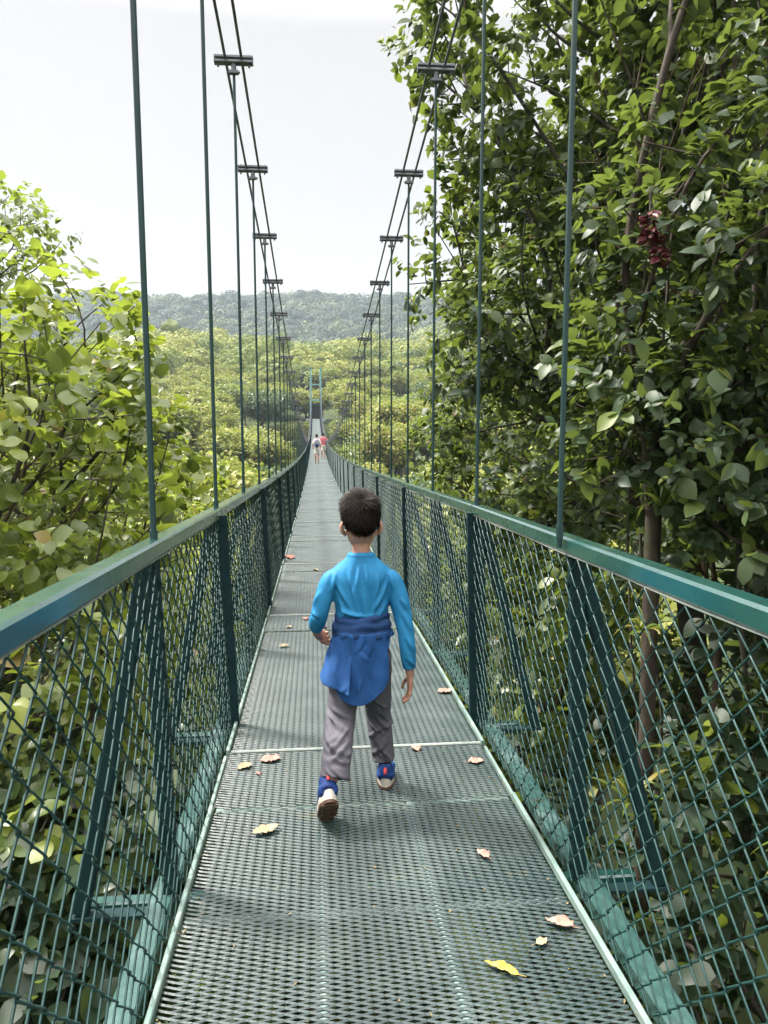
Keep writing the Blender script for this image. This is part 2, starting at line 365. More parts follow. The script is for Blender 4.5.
while y < Y1B-.1:
    za, zb = dz(y), dz(y+3.0); ang = math.atan2(zb-za, 3.0)
    # the deck sheets start .48 m before a rail joint
    yd = y + 1.98; zd, zd2 = dz(yd), dz(yd+3.0); angd = math.atan2(zd2-zd, 3.0)
    if yd + 3 <= Y1B + .2:
        o = bpy.data.objects.new('deck_panel', me_exp); o.location = (DC, yd, zd); o.rotation_euler = (angd, 0, 0); link(o, bridge)
        for nm, me in (('edge_angle', me_edge), ('end_bar', me_end), ('stiffener', me_stiff)):
            link(bpy.data.objects.new(nm, me), o)
    if nmod == 0:
        o = bpy.data.objects.new('deck_panel', me_exp); o.location = (DC, yd-3, dz(yd-3)); o.rotation_euler = (math.atan2(dz(yd)-dz(yd-3), 3), 0, 0); link(o, bridge)
        for nm, me in (('edge_angle', me_edge), ('end_bar', me_end), ('stiffener', me_stiff)):
            link(bpy.data.objects.new(nm, me), o)
    for h_ in (0, 1.5):
        bmo = bpy.data.objects.new('cross_beam', me_beam); bmo.location = (DC, y+h_, za+(zb-za)*h_/3); bmo.rotation_euler = (ang, 0, 0); link(bmo, bridge)
    for s in (-1, 1):
        sg = {-1: -.006, 1: .022}[s]
        za_, zb_ = za-(sg if nmod == 1 else 0), zb-(sg if nmod == 0 else 0)
        q = fence_me[s]
        o = bpy.data.objects.new('fence_panel', q['mesh']); o.location = (RAIL[s], y, za_+HR); o.rotation_euler = (math.atan2(zb_-za_, 3), 0, 0); link(o, bridge)
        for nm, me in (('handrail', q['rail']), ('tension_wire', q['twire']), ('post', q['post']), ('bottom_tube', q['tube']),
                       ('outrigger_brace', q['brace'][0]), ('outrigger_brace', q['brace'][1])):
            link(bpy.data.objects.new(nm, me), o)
    y += 3.0; nmod += 1

# --- hangers, saddles and the twin main cables
def saddle_mesh():
    a = MB()
    bar(a, (-.125, 0, .0), (.125, 0, .0), .05, .016, c=.1)
    bar(a, (-.125, 0, .030), (.125, 0, .030), .05, .016, c=.1)
    for x in (-.10, .10): tube(a, [(x, 0, -.03), (x, 0, .05)], .008, 6)
    tube(a, [(0, 0, -.012), (0, 0, -.075)], .017, 8); bar(a, (-.03, 0, -.065), (.03, 0, -.065), .03, .022); tube(a, [(-.04, 0, -.065), (.04, 0, -.065)], .009, 6)
    return a.mesh('cable_saddle', M['cable'])
sad = saddle_mesh()
def hanger_geo(a, s, y, x0=0., z0=0.):
    zt = float(cz(y)) - .06; zb = float(dz(y)) + HR + .01
    if zt < zb + .05: return False
    tube(a, [(RAIL[s]-x0, y, zb-z0-.04), (RAIL[s]-x0, y, zt-z0)], .0092, 8)
    tube(a, [(RAIL[s]-x0, y, zb-z0-.01), (RAIL[s]-x0, y, zb-z0+.035)], .0125, 8)
    return True
stations = [2.4 + 1.5*k for k in range(-2, 87) if 2.4+1.5*k < 131]
far = MB(); nh = 0
for y in stations:
    for s in (-1, 1):
        if nh < 100:
            a = MB(); zt = float(cz(y))
            if hanger_geo(a, s, y, RAIL[s], zt):
                # geometry was laid out around the saddle point
                V = np.concatenate(a.v); V[:, 1] -= y; a.v = [V]
                h = a.build('hanger', M['rod'], bridge, (RAIL[s] - (.045 if abs(y-2.4) < .1 and s > 0 else 0), y, zt), smooth=True); nh += 1
                c = bpy.data.objects.new('cable_saddle', sad); link(c, h)
                c.rotation_euler = (math.atan(float(cz(y+.5)-cz(y-.5))), 0, 0)
        else: hanger_geo(far, s, y)
tag(far.build('hanger', M['rod'], bridge), kind='stuff')
ys = np.concatenate([np.linspace(-6, 131.6, 240)])
for s in (-1, 1):
    for dx in (-.052, .052):
        a = MB(); tube(a, [(RAIL[s]+dx, y, float(cz(y))+.015) for y in ys], .0095, 8)
        a.build('main_cable', M['cable'], bridge, smooth=True)
# --- far tower
tz = float(dz(132.))
tw = MB(); bar(tw, (-1.5, 132.2, tz-.3), (1.9, 132.2, tz-.3), 1.6, .6); two = tw.build('tower', M['edge'], bridge)
for s, x in ((-1, -.66), (1, 1.02)):
    a = MB(); bar(a, (x, 132.0, tz-.2), (x, 132.0, 8.95), .30, .30, up=(0, 1, 0)); bar(a, (x, 132, 8.95), (x, 132, 9.05), .42, .42, up=(0, 1, 0)); a.build('tower_leg', M['far_paint'], two)
for z in (3.6, 6.2):
    a = MB(); bar(a, (-.66, 132.0, z), (1.02, 132.0, z), .14, .2); a.build('cross_beam', M['far_paint'], two)
# dark gate house at the landing
gate = empty('shelter', (.18, 135.5, float(dz(132.))), 0, 'small dark landing shelter behind the far bridge tower', 'shelter')
a = MB(); bx(a, (-1.3, .9, -.4), (1.3, 1.0, 2.3)); bx(a, (-1.3, -.5, -.4), (-1.18, .895, 2.3)); bx(a, (1.18, -.5, -.4), (1.3, .895, 2.3)); a.build('wall', M['bark'], gate)
a = MB(); bar(a, (0, -.8, 2.42), (0, 1.3, 2.42), 3.1, .12); bar(a, (0, -.75, 2.58), (0, 1.2, 2.58), 2.0, .18); a.build('roof', M['paint_dark'], gate)

# ------------------------------------------------------------------ leaves
T_U = np.array([0, .14, .14, .14, .34, .34, .34, .56, .56, .56, .76, .76, .76, .90, .90, .90, 1.])
T_V = np.array([0, -.55, 0, .55, -.93, 0, .93, -1, 0, 1, -.76, 0, .76, -.34, 0, .34, 0.])
T_F3 = np.array([(0, 2, 1), (0, 3, 2), (13, 14, 16), (14, 15, 16)])
T_F4 = np.array([(k+a, k+a+1, k+a+4, k+a+3) for k in (1, 4, 7, 10) for a in (0, 1)])
S_U = np.array([0, .5, .5, 1.]); S_V = np.array([0, -1, 1, 0.]); S_F3 = np.array([(0, 2, 1), (1, 2, 3)])
def nrm(a): return a/(np.linalg.norm(a, axis=-1, keepdims=True)+1e-9)
def leaves(mb, P, D, Nn, L, W, rng, tint, simple=False, mi=0, droop=.25, fold=.35):
    """P base, D direction, Nn face normal, L length, W half width (arrays)"""
    D = nrm(D); Nn = nrm(Nn - D*np.sum(Nn*D, -1, keepdims=True)); Sd = np.cross(D, Nn); n = len(P)
    U, Vv = (S_U, S_V) if simple else (T_U, T_V)
    dr = droop*(.4+1.2*rng.random(n))
    fo = fold*(rng.random(n)*1.4-.2)
    up = (-dr[:, None]*L[:, None]*U[None]**2 + fo[:, None]*W[:, None]*abs(Vv)[None])
    wav = 1+.08*np.sin(U[None]*9+rng.random(n)[:, None]*6)*(abs(Vv)[None])
    V = P[:, None] + D[:, None]*(L[:, None]*U[None])[..., None] + Sd[:, None]*(W[:, None]*Vv[None]*wav)[..., None] + Nn[:, None]*up[..., None]
    k = len(U); b = np.arange(n)*k
    if simple:
        F = (b[:, None, None] + S_F3[None]).reshape(-1, 3); mb.add(V.reshape(-1, 3), F, mi, np.repeat(tint, 2))
    else:
        F3 = (b[:, None, None] + T_F3[None]).reshape(-1, 3); F4 = (b[:, None, None] + T_F4[None]).reshape(-1, 4)
        base = mb.n; Vf = V.reshape(-1, 3)
        mb.add(Vf, F3, mi, np.repeat(tint, 4))
        mb.f[4].append(F4 + base); mb.mi[4].append(np.full(len(F4), mi)); mb.tint[4].append(np.repeat(tint, 8))
def rvec(rng, n):
    v = rng.normal(size=(n, 3)); return nrm(v)
def grow(root, attr, rng, step=.35, up=.25):
    """greedy tree: each attractor joins the nearest node that lies closer to the root"""
    nodes = [np.array(p, float) for p in root]; par = [-1]+list(range(len(root)-1))
    A = attr[np.argsort(np.linalg.norm(attr-nodes[-1], axis=1))]
    cap = len(nodes) + 60*len(A); buf = np.zeros((cap, 3)); buf[:len(nodes)] = nodes; n = len(nodes)
    depth = np.zeros(cap); depth[:n] = np.cumsum([0]+[np.linalg.norm(nodes[i]-nodes[i-1]) for i in range(1, n)])
    tip = []; lo = max(0, len(root)-4)
    for p in A:
        dv = buf[lo:n]-p; cost = np.linalg.norm(dv, axis=1) + .28*depth[lo:n] + .35*np.clip(dv[:, 2], 0, None)
        k = int(np.argmin(cost)) + lo; q = buf[k].copy(); L = np.linalg.norm(p-q); m = max(1, int(L/step)); last = k
        j = rvec(rng, 1)[0]*L*.10
        for i in range(1, m+1):
            tt = i/m; pos = q+(p-q)*tt + (np.array([0, 0, -up*.3*L])+j)*math.sin(tt*math.pi)*.8 + rng.normal(size=3)*.018*(tt < 1)
            if n >= cap: break
            buf[n] = pos; par.append(last); depth[n] = depth[last]+L/m; last = n; n += 1
        tip.append(last)
    nd = buf[:n].copy(); par = np.array(par); ch = [[] for _ in range(n)]
    cnt = np.ones(n); isr = np.arange(n) < max(1, len(root)-1); tips = set(tip)
    for i in range(n-1, 0, -1): cnt[par[i]] += cnt[i]; ch[par[i]].append(i)
    mc = np.array([max(c, key=lambda q: cnt[q]) if c else -1 for c in ch]); mv = (mc >= 0) & ~isr & (par >= 0)
    for _ in range(7):                     # ease the kinks out of the limbs
        m_ = nd.copy(); m_[mv] = .4*nd[mv]+.3*nd[par[mv]]+.3*nd[mc[mv]]; nd = m_
    return nd, par, tip
def wood(mb, nodes, par, tip, r_tip=.006, r_root=None, n=5, mi=0, ex=2.35):
    cnt = np.zeros(len(nodes)); 
    for t_ in tip: cnt[t_] += 1
    for i in range(len(nodes)-1, 0, -1): cnt[par[i]] += cnt[i]
    r = r_tip*np.clip(cnt, .6, None)**(1/ex)
    if r_root: r = np.minimum(r, r_root)*1.0
    idx = np.arange(1, len(nodes)); a, b = nodes[par[idx]], nodes[idx]; T = nrm(b-a)
    ref = np.where(abs(T[:, :1]) < .8, np.array([[1., 0, 0]]), np.array([[0, 1., 0]])); Ax = nrm(np.cross(T, ref)); Bx = np.cross(T, Ax)
    th = np.arange(n)/n*2*np.pi; ring = Ax[:, None]*np.cos(th)[None, :, None]+Bx[:, None]*np.sin(th)[None, :, None]
    ra = np.minimum(r[par[idx]], r[idx]*1.25); rb = r[idx]
    V = np.concatenate([a[:, None]-T[:, None]*ra[:, None, None]*.3+ring*ra[:, None, None], b[:, None]+ring*rb[:, None, None]], 1)
    k = np.arange(n); q = np.stack([k, (k+1) % n, n+(k+1) % n, n+k], -1)
    F = (np.arange(len(idx))[:, None, None]*2*n + q[None]).reshape(-1, 4)
    mb.add(V.reshape(-1, 3), F, mi)
def blob_points(blobs, n, rng, shell=.55):
    """attractors inside ellipsoids, biased to the shell; blobs = (centre, radii, weight)"""
    wt = np.array([b[2] for b in blobs], float); ch = rng.choice(len(blobs), n, p=wt/wt.sum())
    d = rvec(rng, n); r = (rng.random(n)**(1/3))*(1-shell)+shell*(rng.random(n)**.25)
    C = np.array([b[0] for b in blobs])[ch]; R = np.array([b[1] for b in blobs])[ch]
    return C + d*R*r[:, None]
def sprays(mb, tips, pdir, rng, per, length, lw, spread, tr=(0, 1), droop=.25, upn=1.0, keep=None, sun=None, simple=False):
    """leaf sprays round twig tips"""
    n = len(tips)*per; P = np.repeat(tips, per, 0); Dp = np.repeat(pdir, per, 0)
    tt = rng.random(n)
    # whorls: leaves fan out round two or three side twigs of every tip and hang outward
    side = np.repeat(rvec(rng, len(tips)*3).reshape(len(tips), 3, 3), 1, 0); wh = rng.integers(0, 3, n); ti_ = np.repeat(np.arange(len(tips)), per)
    ax = nrm(nrm(Dp)*.8 + side[ti_, wh]*1.0 + np.array([0, 0, .15]))
    rv = rvec(rng, n); rad_ = nrm(rv - ax*np.sum(rv*ax, -1, keepdims=True))
    d = nrm(ax*(.15+.75*tt)[:, None] + rad_*1.0 + np.array([0, 0, -.30]))
    base = P + ax*(spread*(.25+.55*tt))[:, None]
    L = length*np.exp(rng.normal(size=n)*.30-.05)*(.8+.3*tt); L = np.clip(L, .4*length, 1.7*length); W = L*lw*(.75+.5*rng.random(n))
    Nn = ax*.7 + np.array([0, 0, upn*.8]) + rvec(rng, n)*.55
    tw = np.repeat(rng.random(len(tips)), per)                         # each twig has its own age
    tint = np.clip(tr[0] + (tr[1]-tr[0])*(.55*tw + .45*rng.random(n)), 0, 1)
    tint *= .93; brown = rng.random(n) < .014; tint[brown] = 1
    if keep is not None:
        k = keep(base, d, L); base, d, Nn, L, W, tint = base[k], d[k], Nn[k], L[k], W[k], tint[k]
    leaves(mb, base, d, Nn, L, W, rng, tint, simple, droop=droop)
def clear_path(P, d, L):
    """leaves are kept out of the walkway"""
    Q = P + d*L[:, None]
    ok = np.ones(len(P), bool)
    for q in (P, Q):
        z = dz(np.clip(q[:, 1], -5, 132))
        ok &= ~((q[:, 0] > -.78) & (q[:, 0] < 1.10) & (q[:, 2] > z-.35) & (q[:, 2] < z+3.3) & (q[:, 1] > -8) & (q[:, 1] < 132))
        ok &= ~((np.hypot(q[:, 0], q[:, 1]) < 1.4) & (abs(q[:, 2]-1.37) < 1.2))
    return ok
def make_tree(name, label, cat, root, blobs, nattr, seed, per, length, lw, leaf, bark='bark', tr=(0, 1), spread=.35,
              r_tip=.006, group=None, parts=('trunk', 'crown'), shell=.55, step=.4, droop=.25, r_root=None, tube_n=5):
    rng = np.random.default_rng(seed)
    root = np.array(root, float); o = empty(name, tuple(root[0]), 0, label, cat, group)
    at = blob_points(blobs, nattr, rng, shell)
    kz = clear_path(at, np.zeros_like(at), np.zeros(len(at))); at = at[kz]
    at = at[at[:, 2] > ground_z(at[:, 0], at[:, 1])+.15]
    nodes, par, tip = grow(root, at, rng, step)
    mw = MB(); wood(mw, nodes-root[0], par, tip, r_tip, r_root, tube_n); mw.build(parts[0], M[bark], o, smooth=True)
    tp = nodes[tip]; pd = nrm(tp - nodes[par[tip]] + 1e-6)
    ml = MB(); sprays(ml, tp, pd, rng, per, length, lw, spread, tr, droop, keep=clear_path)
    ml.v = [np.concatenate(ml.v)-root[0]]
    ml.build(parts[1], M[leaf], o, tint=True, smooth=True)
    return o
def gz(x, y): return float(ground_z(x, y))

# ---- left side
z0 = gz(-3.6, 6.8)
make_tree('broadleaf_tree', 'big-leaved yellow-green tree with bare forking limbs beside the left handrail', 'tree',
    [(-3.6, 6.8, z0-.3), (-3.5, 6.9, -4), (-3.3, 7.0, -2.4), (-3.2, 7.0, -1.2)],
    [((-3.2, 7.2, 1.15), (1.9, 2.4, 1.75), 5), ((-2.15, 7.5, .35), (1.15, 1.8, 1.6), 3), ((-4.6, 7.8, 2.5), (1.7, 2.0, 1.5), 3.6), ((-2.35, 8.2, 1.85), (.9, 1.2, 1.0), 1.2), ((-2.6, 6.0, -.9), (1.6, 2.0, 1.0), 2.5)],
    640, 11, 14, .125, .37, 'leaf_bright', tr=(.25, 1), spread=.42, r_tip=.0052)
z0 = gz(-2.6, 4.2)
make_tree('understory_shrub', 'dark big-leaved shrub below the left fence nearest the camera', 'shrub',
    [(-2.6, 4.2, z0-.2), (-2.5, 4.1, -4.6), (-2.4, 4.0, -3.4)],
    [((-2.4, 3.8, -2.2), (1.6, 1.8, 1.1), 3), ((-1.7, 5.2, -2.0), (1.1, 1.6, .8), 3), ((-3.4, 3.0, -1.4), (1.4, 1.6, 1.1), 2), ((-1.5, 2.6, -2.4), (1.0, 1.5, .8), 2)],
    330, 12, 16, .15, .34, 'leaf_deep', tr=(0, .5), spread=.4, parts=('stem', 'foliage'))  # low tint range paints in the shade of the tree overhead
z0 = gz(-1.9, 6.6)
make_tree('understory_shrub', 'shrub with pale glossy lit leaves behind the left fence brace', 'shrub',
    [(-1.9, 6.6, z0-.2), (-1.8, 6.5, -4.6), (-1.7, 6.4, -3.6)],
    [((-1.6, 6.2, -2.4), (1.1, 1.6, .8), 3), ((-1.9, 4.9, -1.5), (1.0, .9, .5), 2.4), ((-1.0, 8.4, -2.6), (1.0, 1.6, .7), 1.5)],
    320, 13, 16, .14, .33, 'leaf_gloss', tr=(.0, .9), spread=.4, parts=('stem', 'foliage'))
z0 = gz(-8, 13)
make_tree('broadleaf_tree', 'small-leaved tree rising above the left edge of the canopy', 'tree',
    [(-7, 13, z0-.3), (-6.8, 13, -1), (-6.4, 13, 1.5)],
    [((-5.2, 13, 4.1), (1.2, 1.6, .9), 2.4), ((-6.2, 13, 1.8), (1.9, 2.6, 2.0), 3.5), ((-8.6, 13, 2.5), (2.5, 2.5, 2.5), 2)],
    420, 14, 22, .10, .32, 'leaf_bright', tr=(.1, .8), spread=.45)
z0 = gz(-4.5, 14)
make_tree('broadleaf_tree', 'rounded light green tree behind the forking tree along the left handrail', 'tree',
    [(-4.5, 14, z0-.3), (-4.4, 14, -5), (-4.2, 14, -3)],
    [((-3.6, 14, -.5), (2.2, 2.8, 1.7), 4), ((-5.6, 14.5, .4), (2.2, 2.6, 2.0), 3), ((-2.6, 11.5, -2.0), (1.3, 2.2, 1.3), 2.5)],
    520, 15, 24, .14, .31, 'leaf_bright', tr=(.3, 1), spread=.45)
z0 = gz(-6.5, 4.5)
make_tree('broadleaf_tree', 'dark shaded tree at the left frame edge behind the big-leaved tree', 'tree',
    [(-6.5, 4.5, z0-.3), (-6.4, 4.6, -3), (-6.2, 4.8, -1.2)],
    [((-6.0, 5.6, .8), (2.2, 2.6, 2.2), 4), ((-5.2, 4.2, -1.5), (2.0, 2.4, 1.6), 3)],
    360, 16, 16, .17, .32, 'leaf_deep', tr=(0, .6), spread=.45)  # tints held low, so this edge's shade sits in the leaf colour
# ---- right side
z0 = gz(4.6, 8.4)
make_tree('broadleaf_tree', 'tall dense dark green tree overhanging the right hangers', 'tree',
    [(4.6, 8.4, z0-.3), (4.5, 8.4, -4), (4.4, 8.3, -1.5), (4.3, 8.3, .4)],
    [((2.95, 9.0, 5.4), (2.0, 2.4, 2.0), 4), ((4.6, 7.6, 4.6), (2.2, 2.6, 2.6), 5), ((2.6, 9.2, 3.0), (1.5, 2.0, 1.6), 3), ((5.6, 8, 7.2), (2.6, 2.8, 2.2), 4),
     ((2.7, 9.6, .9), (1.4, 2.2, 1.4), 2.5), ((5.4, 7.0, 1.8), (2.0, 2.2, 2.0), 3)],
    1900, 21, 34, .105, .30, 'leaf_deep', tr=(.02, .97), spread=.42, r_tip=.006)
z0 = gz(3.3, 5.0)
make_tree('broadleaf_tree', 'slender brown trunked tree with mossy bark behind the right fence', 'tree',
    [(2.25, 4.85, gz(2.25, 4.85)-.3), (2.28, 4.9, -4), (2.3, 4.95, -2), (2.3, 5.0, -.4), (2.33, 5.1, .7), (2.45, 5.3, 1.5)],
    [((3.1, 5.2, 2.4), (1.3, 1.6, 1.1), 3), ((3.6, 5.6, 4.4), (1.6, 1.8, 1.5), 3), ((2.5, 5.2, 1.35), (.75, .9, .65), 2), ((2.9, 4.4, .7), (.7, .7, .5), 1.3)],
    520, 22, 30, .10, .30, 'leaf_deep', 'moss_bark', tr=(0, .9), spread=.4, r_tip=.006, r_root=.058, tube_n=8)
z0 = gz(8.5, 10)
make_tree('broadleaf_tree', 'shaded tall tree deep behind the overhanging right tree', 'tree',
    [(8.5, 10, z0-.3), (8.3, 10, -2), (8.1, 10, 1)],
    [((7.6, 9.5, 4.0), (3.2, 3.0, 3.6), 5), ((7.2, 11, .4), (3.0, 3.0, 2.2), 4), ((9.2, 7.2, 2.4), (3.2, 3.0, 3.4), 4)],
    900, 23, 28, .14, .31, 'leaf_deep', tr=(0, .6), spread=.5)  # darker tints put the deep shade of this side into the leaves
z0 = gz(4.6, 14.5)
make_tree('broadleaf_tree', 'leafy tree farther along the right rail with sunlit lower branches', 'tree',
    [(4.6, 14.5, z0-.3), (4.5, 14.5, -4), (4.5, 14.5, -1)],
    [((4.0, 14, 2.4), (1.9, 2.6, 2.6), 4), ((3.9, 13, -1.4), (1.7, 3.0, 1.7), 3.5), ((5.8, 15, 5.4), (2.4, 2.8, 2.4), 3)],
    760, 24, 30, .125, .29, 'leaf_deep', tr=(.25, 1), spread=.42)
z0 = gz(2.4, 8.2)
make_tree('understory_shrub', 'sunlit green bush growing just outside the right handrail', 'shrub',
    [(2.7, 8.6, z0-.2), (2.6, 8.6, -4), (2.5, 8.6, -2.4)],
    [((2.3, 8.6, -1.2), (.9, 2.2, 1.2), 3), ((2.2, 11.4, -1.6), (.9, 2.0, 1.0), 3)],
    260, 25, 16, .17, .30, 'leaf_bright', tr=(0, .9), spread=.36, parts=('stem', 'foliage'))
z0 = gz(3.4, 3.6)
make_tree('understory_shrub', 'dark round-leaved undergrowth shrub behind the right fence nearest the camera', 'shrub',
    [(3.4, 3.6, z0-.2), (3.3, 3.6, -4.4), (3.2, 3.7, -3)],
    [((3.0, 3.8, -1.6), (1.1, 1.6, 1.3), 3), ((3.6, 3.0, .0), (1.1, 1.5, 1.1), 2.5), ((2.2, 2.4, -2.4), (.8, 1.5, .9), 2), ((2.2, 5.8, -2.6), (1.0, 1.6, .9), 2)],
    330, 26, 20, .13, .38, 'leaf_deep', tr=(0, .35), spread=.42, parts=('stem', 'foliage'))  # lowest tints: shade behind the fence is painted into the leaves
z0 = gz(5.6, 5.0)
make_tree('understory_shrub', 'large shaded bush filling the gap under the right tree', 'shrub',
    [(5.6, 5.0, z0-.2), (5.5, 5.0, -3), (5.4, 5.0, -1.8)],
    [((5.0, 5.0, -.6), (1.9, 2.2, 1.7), 3), ((6.2, 5.5, .9), (2.2, 2.4, 1.7), 3), ((4.8, 7.4, -2.0), (1.9, 2.0, 1.3), 2)],
    520, 27, 22, .13, .34, 'leaf_deep', tr=(0, .4), spread=.45, parts=('stem', 'foliage'))  # shade under the right tree is put into the leaf tints
# shade-giving crowns past the frame edges, part of the same forest
z0 = gz(7.5, 1.5)
make_tree('broadleaf_tree', 'broad dark tree standing at the right frame edge over the undergrowth', 'tree',
    [(7.2, 2.6, z0-.3), (7.0, 2.7, -2), (6.8, 2.8, 1)],
    [((6.2, 3.2, 3.6), (2.4, 2.2, 2.6), 4), ((5.2, 3.6, 6.8), (2.6, 3.0, 1.8), 4)],
    650, 28, 26, .13, .31, 'leaf_deep', tr=(0, .8), spread=.45)
# low ferny ground growth under the walkway
for (x, y, s, lab) in ((.3, 3.2, 31, 'low leafy shrub directly beneath the near deck grating'), (.2, 7.5, 32, 'low leafy shrub beneath the deck beyond the walking boy'),
                       (-1.3, 1.2, 33, 'low leafy shrub under the bottom left corner of the fence'), (1.8, 1.0, 34, 'low leafy shrub under the bottom right corner of the fence')):
    make_tree('understory_shrub', lab, 'shrub', [(x, y, gz(x, y)-.2), (x, y+.05, gz(x, y)+.5)],
        [((x, y, gz(x, y)+1.6), (1.7, 2.2, 1.4), 1)], 210, s, 15, .15, .36, 'leaf_deep', tr=(0, .7), spread=.42, parts=('stem', 'foliage'))

# ---- bromeliads and red flower on the right trunk
def bromeliad(loc, n, L, seed, label, group=None):
    rng = np.random.default_rng(seed); o = empty('bromeliad', loc, 0, label, 'bromeliad', group); mb = MB()
    for k in range(n):
        az = k*2.4+rng.random()*.5; el = rad(25+50*rng.random()); l = L*(.7+.5*rng.random()); w = .017*(.8+.5*rng.random())
        t_ = np.linspace(0, 1, 8); hx = l*t_*math.cos(el); hz = l*(t_*math.sin(el)-.75*t_**2.3*(.5+.6*rng.random()))
        dr = np.array([math.cos(az), math.sin(az), 0]); sd = np.array([-math.sin(az), math.cos(az), 0])
        C = dr*hx[:, None] + np.array([0, 0, 1])*hz[:, None]; W = w*(1-t_**3)*np.minimum(1, .5+t_*3)
        V = np.stack([C-sd*W[:, None]+[0, 0, .006], C, C+sd*W[:, None]+[0, 0, .006]], 1).reshape(-1, 3)
        q = np.array([(3*i+a, 3*i+a+1, 3*i+a+4, 3*i+a+3) for i in range(7) for a in (0, 1)])
        mb.add(V, q, 0, rng.random())
    mb.build('rosette', M['brom'], o, tint=True, smooth=True)
    return o
bromeliad((2.24, 4.78, .75), 22, .42, 41, 'spiky bromeliad clinging high on the mossy brown trunk')
bromeliad((2.02, 4.55, -1.15), 20, .45, 42, 'yellow-green bromeliad low on the trunk near the outrigger')
bromeliad((2.12, 4.72, -.05), 14, .26, 43, 'small bromeliad midway up the mossy trunk behind the chain link')
bromeliad((2.62, 3.6, -1.0), 16, .4, 44, 'bromeliad at the right edge behind the chain link')
m_red, nt_, b_ = mat('dark_red_bract'); b_.inputs['Base Color'].default_value = (.10, .012, .02, 1); b_.inputs['Roughness'].default_value = .5
rng = np.random.default_rng(5); fo = empty('flower_spike', (2.02, 4.65, 2.49), 0, 'drooping dark red flower spike among the right tree leaves', 'flower'); mb = MB()
for zoff, xo in ((0, 0), (-.17, .10)):
    n = 46; zz = rng.random(n)*.24-.12+zoff; az = rng.random(n)*6.28
    dd = np.stack([np.cos(az), np.sin(az), -.35+0*az], -1); P = np.stack([xo+0*az, 0*az, zz], -1)+dd*.015
    leaves(mb, P, dd, rvec(rng, n)+[0, 0, .5], np.full(n, .085), np.full(n, .022), rng, rng.random(n))
mb.build('bract', m_red, fo); fo.scale = (.72, .72, .72)
mb = MB(); tube(mb, spline([(0, 0, .12), (.04, .1, .3), (.2, .3, .42)], 5), .008, 6); tube(mb, spline([(.10, 0, -.05), (.06, .05, .1), (.04, .1, .3)], 5), .006, 6); mb.build('stem', M['bark'], fo, smooth=True)

# ------------------------------------------------------------------ valley trees: a few kinds, each copied with its parts
def proto_tree(seed, R, H, nleaf, leaf, length, squash=.75, lobes=9):
    rng = np.random.default_rng(seed); Cz = H-R*squash
    bl = [((0, 0, Cz), (R*.75, R*.75, R*squash*.8), 2)]
    for k in range(lobes):
        a = k*2.399+rng.random(); rr = R*(.35+.4*rng.random())
        bl.append(((rr*math.cos(a), rr*math.sin(a), Cz+R*squash*(.75*rng.random()-.25)), (R*.36,)*2+(R*.30,), 1))
    at = blob_points(bl, 90, rng, .6)
    nodes, par, tip = grow([(0, 0, 0), (0, 0, H*.3), (.1, 0, H*.5)], at, rng, 1.0)
    a = MB(); wood(a, nodes, par, tip, .035, .25, 4); tm = a.mesh('trunk', M['bark'], smooth=True)
    P = blob_points(bl, nleaf//9, rng, .8); P = np.repeat(P, 9, 0) + rng.normal(size=(nleaf//9*9, 3))*.3
    n = len(P); D = nrm(P-[0, 0, Cz-R*.3])*.7 + rvec(rng, n)*.8 + [0, 0, -.1]
    L = length*(.6+.8*rng.random(n)); tw = np.repeat(rng.random(n//9), 9)
    a = MB(); leaves(a, P, D, nrm(P-[0, 0, Cz-R*.3])*.6+np.array([0, 0, .6])+rvec(rng, n)*.6, L, L*.36, rng, np.clip(.6*tw+.4*rng.random(n), 0, 1), True, droop=.2)
    return tm, a.mesh('crown', M[leaf], tint=True), H
protos = [(*proto_tree(101, 3.6, 13, 9000, 'leaf_mid', .34), 'spreading yellow-green tree of the valley canopy'),
          (*proto_tree(102, 3.0, 14, 8000, 'leaf_mid', .26, .95, 7), 'tall narrow light green tree of the valley canopy'),
          (*proto_tree(103, 4.4, 13, 10000, 'leaf_mid', .38, .6, 11), 'broad flat-topped olive tree of the valley canopy'),
          (*proto_tree(104, 2.6, 12, 7000, 'leaf_bright', .28, .8, 6), 'small bright green tree of the valley canopy'),
          (*proto_tree(105, 3.4, 14, 9000, 'leaf_grey', .3, .8, 9), 'grey-green tree of the valley canopy')]
rng = np.random.default_rng(77); spots = []
def try_spots(n, xr, yr, sep, hw):
    c = 0
    for _ in range(n*40):
        if c >= n: break
        x, y = rng.uniform(*xr), rng.uniform(*yr)
        s0 = (x-.2)/max(y, 1)
        if abs(x-.2) < hw(y): continue
        if s0 < -.62 or s0 > .40: continue
        if any((x-a)**2+(y-b)**2 < sep(y)**2 for a, b in spots): continue
        spots.append((x, y)); c += 1
corr = lambda y: 3.6 if y < 126 else (3.2 if y < 139 else 0)
try_spots(70, (-26, 20), (17, 60), lambda y: 3.1+.015*y, corr)
try_spots(110, (-75, 55), (55, 140), lambda y: 4.0, corr)
try_spots(110, (-90, 60), (137, 210), lambda y: 4.6, corr)
for k, (x, y) in enumerate(spots):
    i = rng.choice(5, p=[.3, .2, .25, .13, .12]); tm, cm, H, lab = protos[i]
    sc = rng.uniform(.85, 1.25) * (1 if y > 40 else .85)
    top = float(canopy(x, y)) + rng.uniform(-1.6, .7)
    side = min(1, max(0, (abs(x-.2)-3.6)/4))
    if y < 128 and side < 1: top = min(top, dz(y) + .3 + 3*side)
    o = empty('valley_tree', (x, y, top - H*sc), rng.random()*6.28, lab, 'tree', 'trees of the valley canopy')
    o.scale = (sc*rng.uniform(.9, 1.2),)*2 + (sc,)
    link(bpy.data.objects.new('trunk', tm), o); link(bpy.data.objects.new('crown', cm), o)
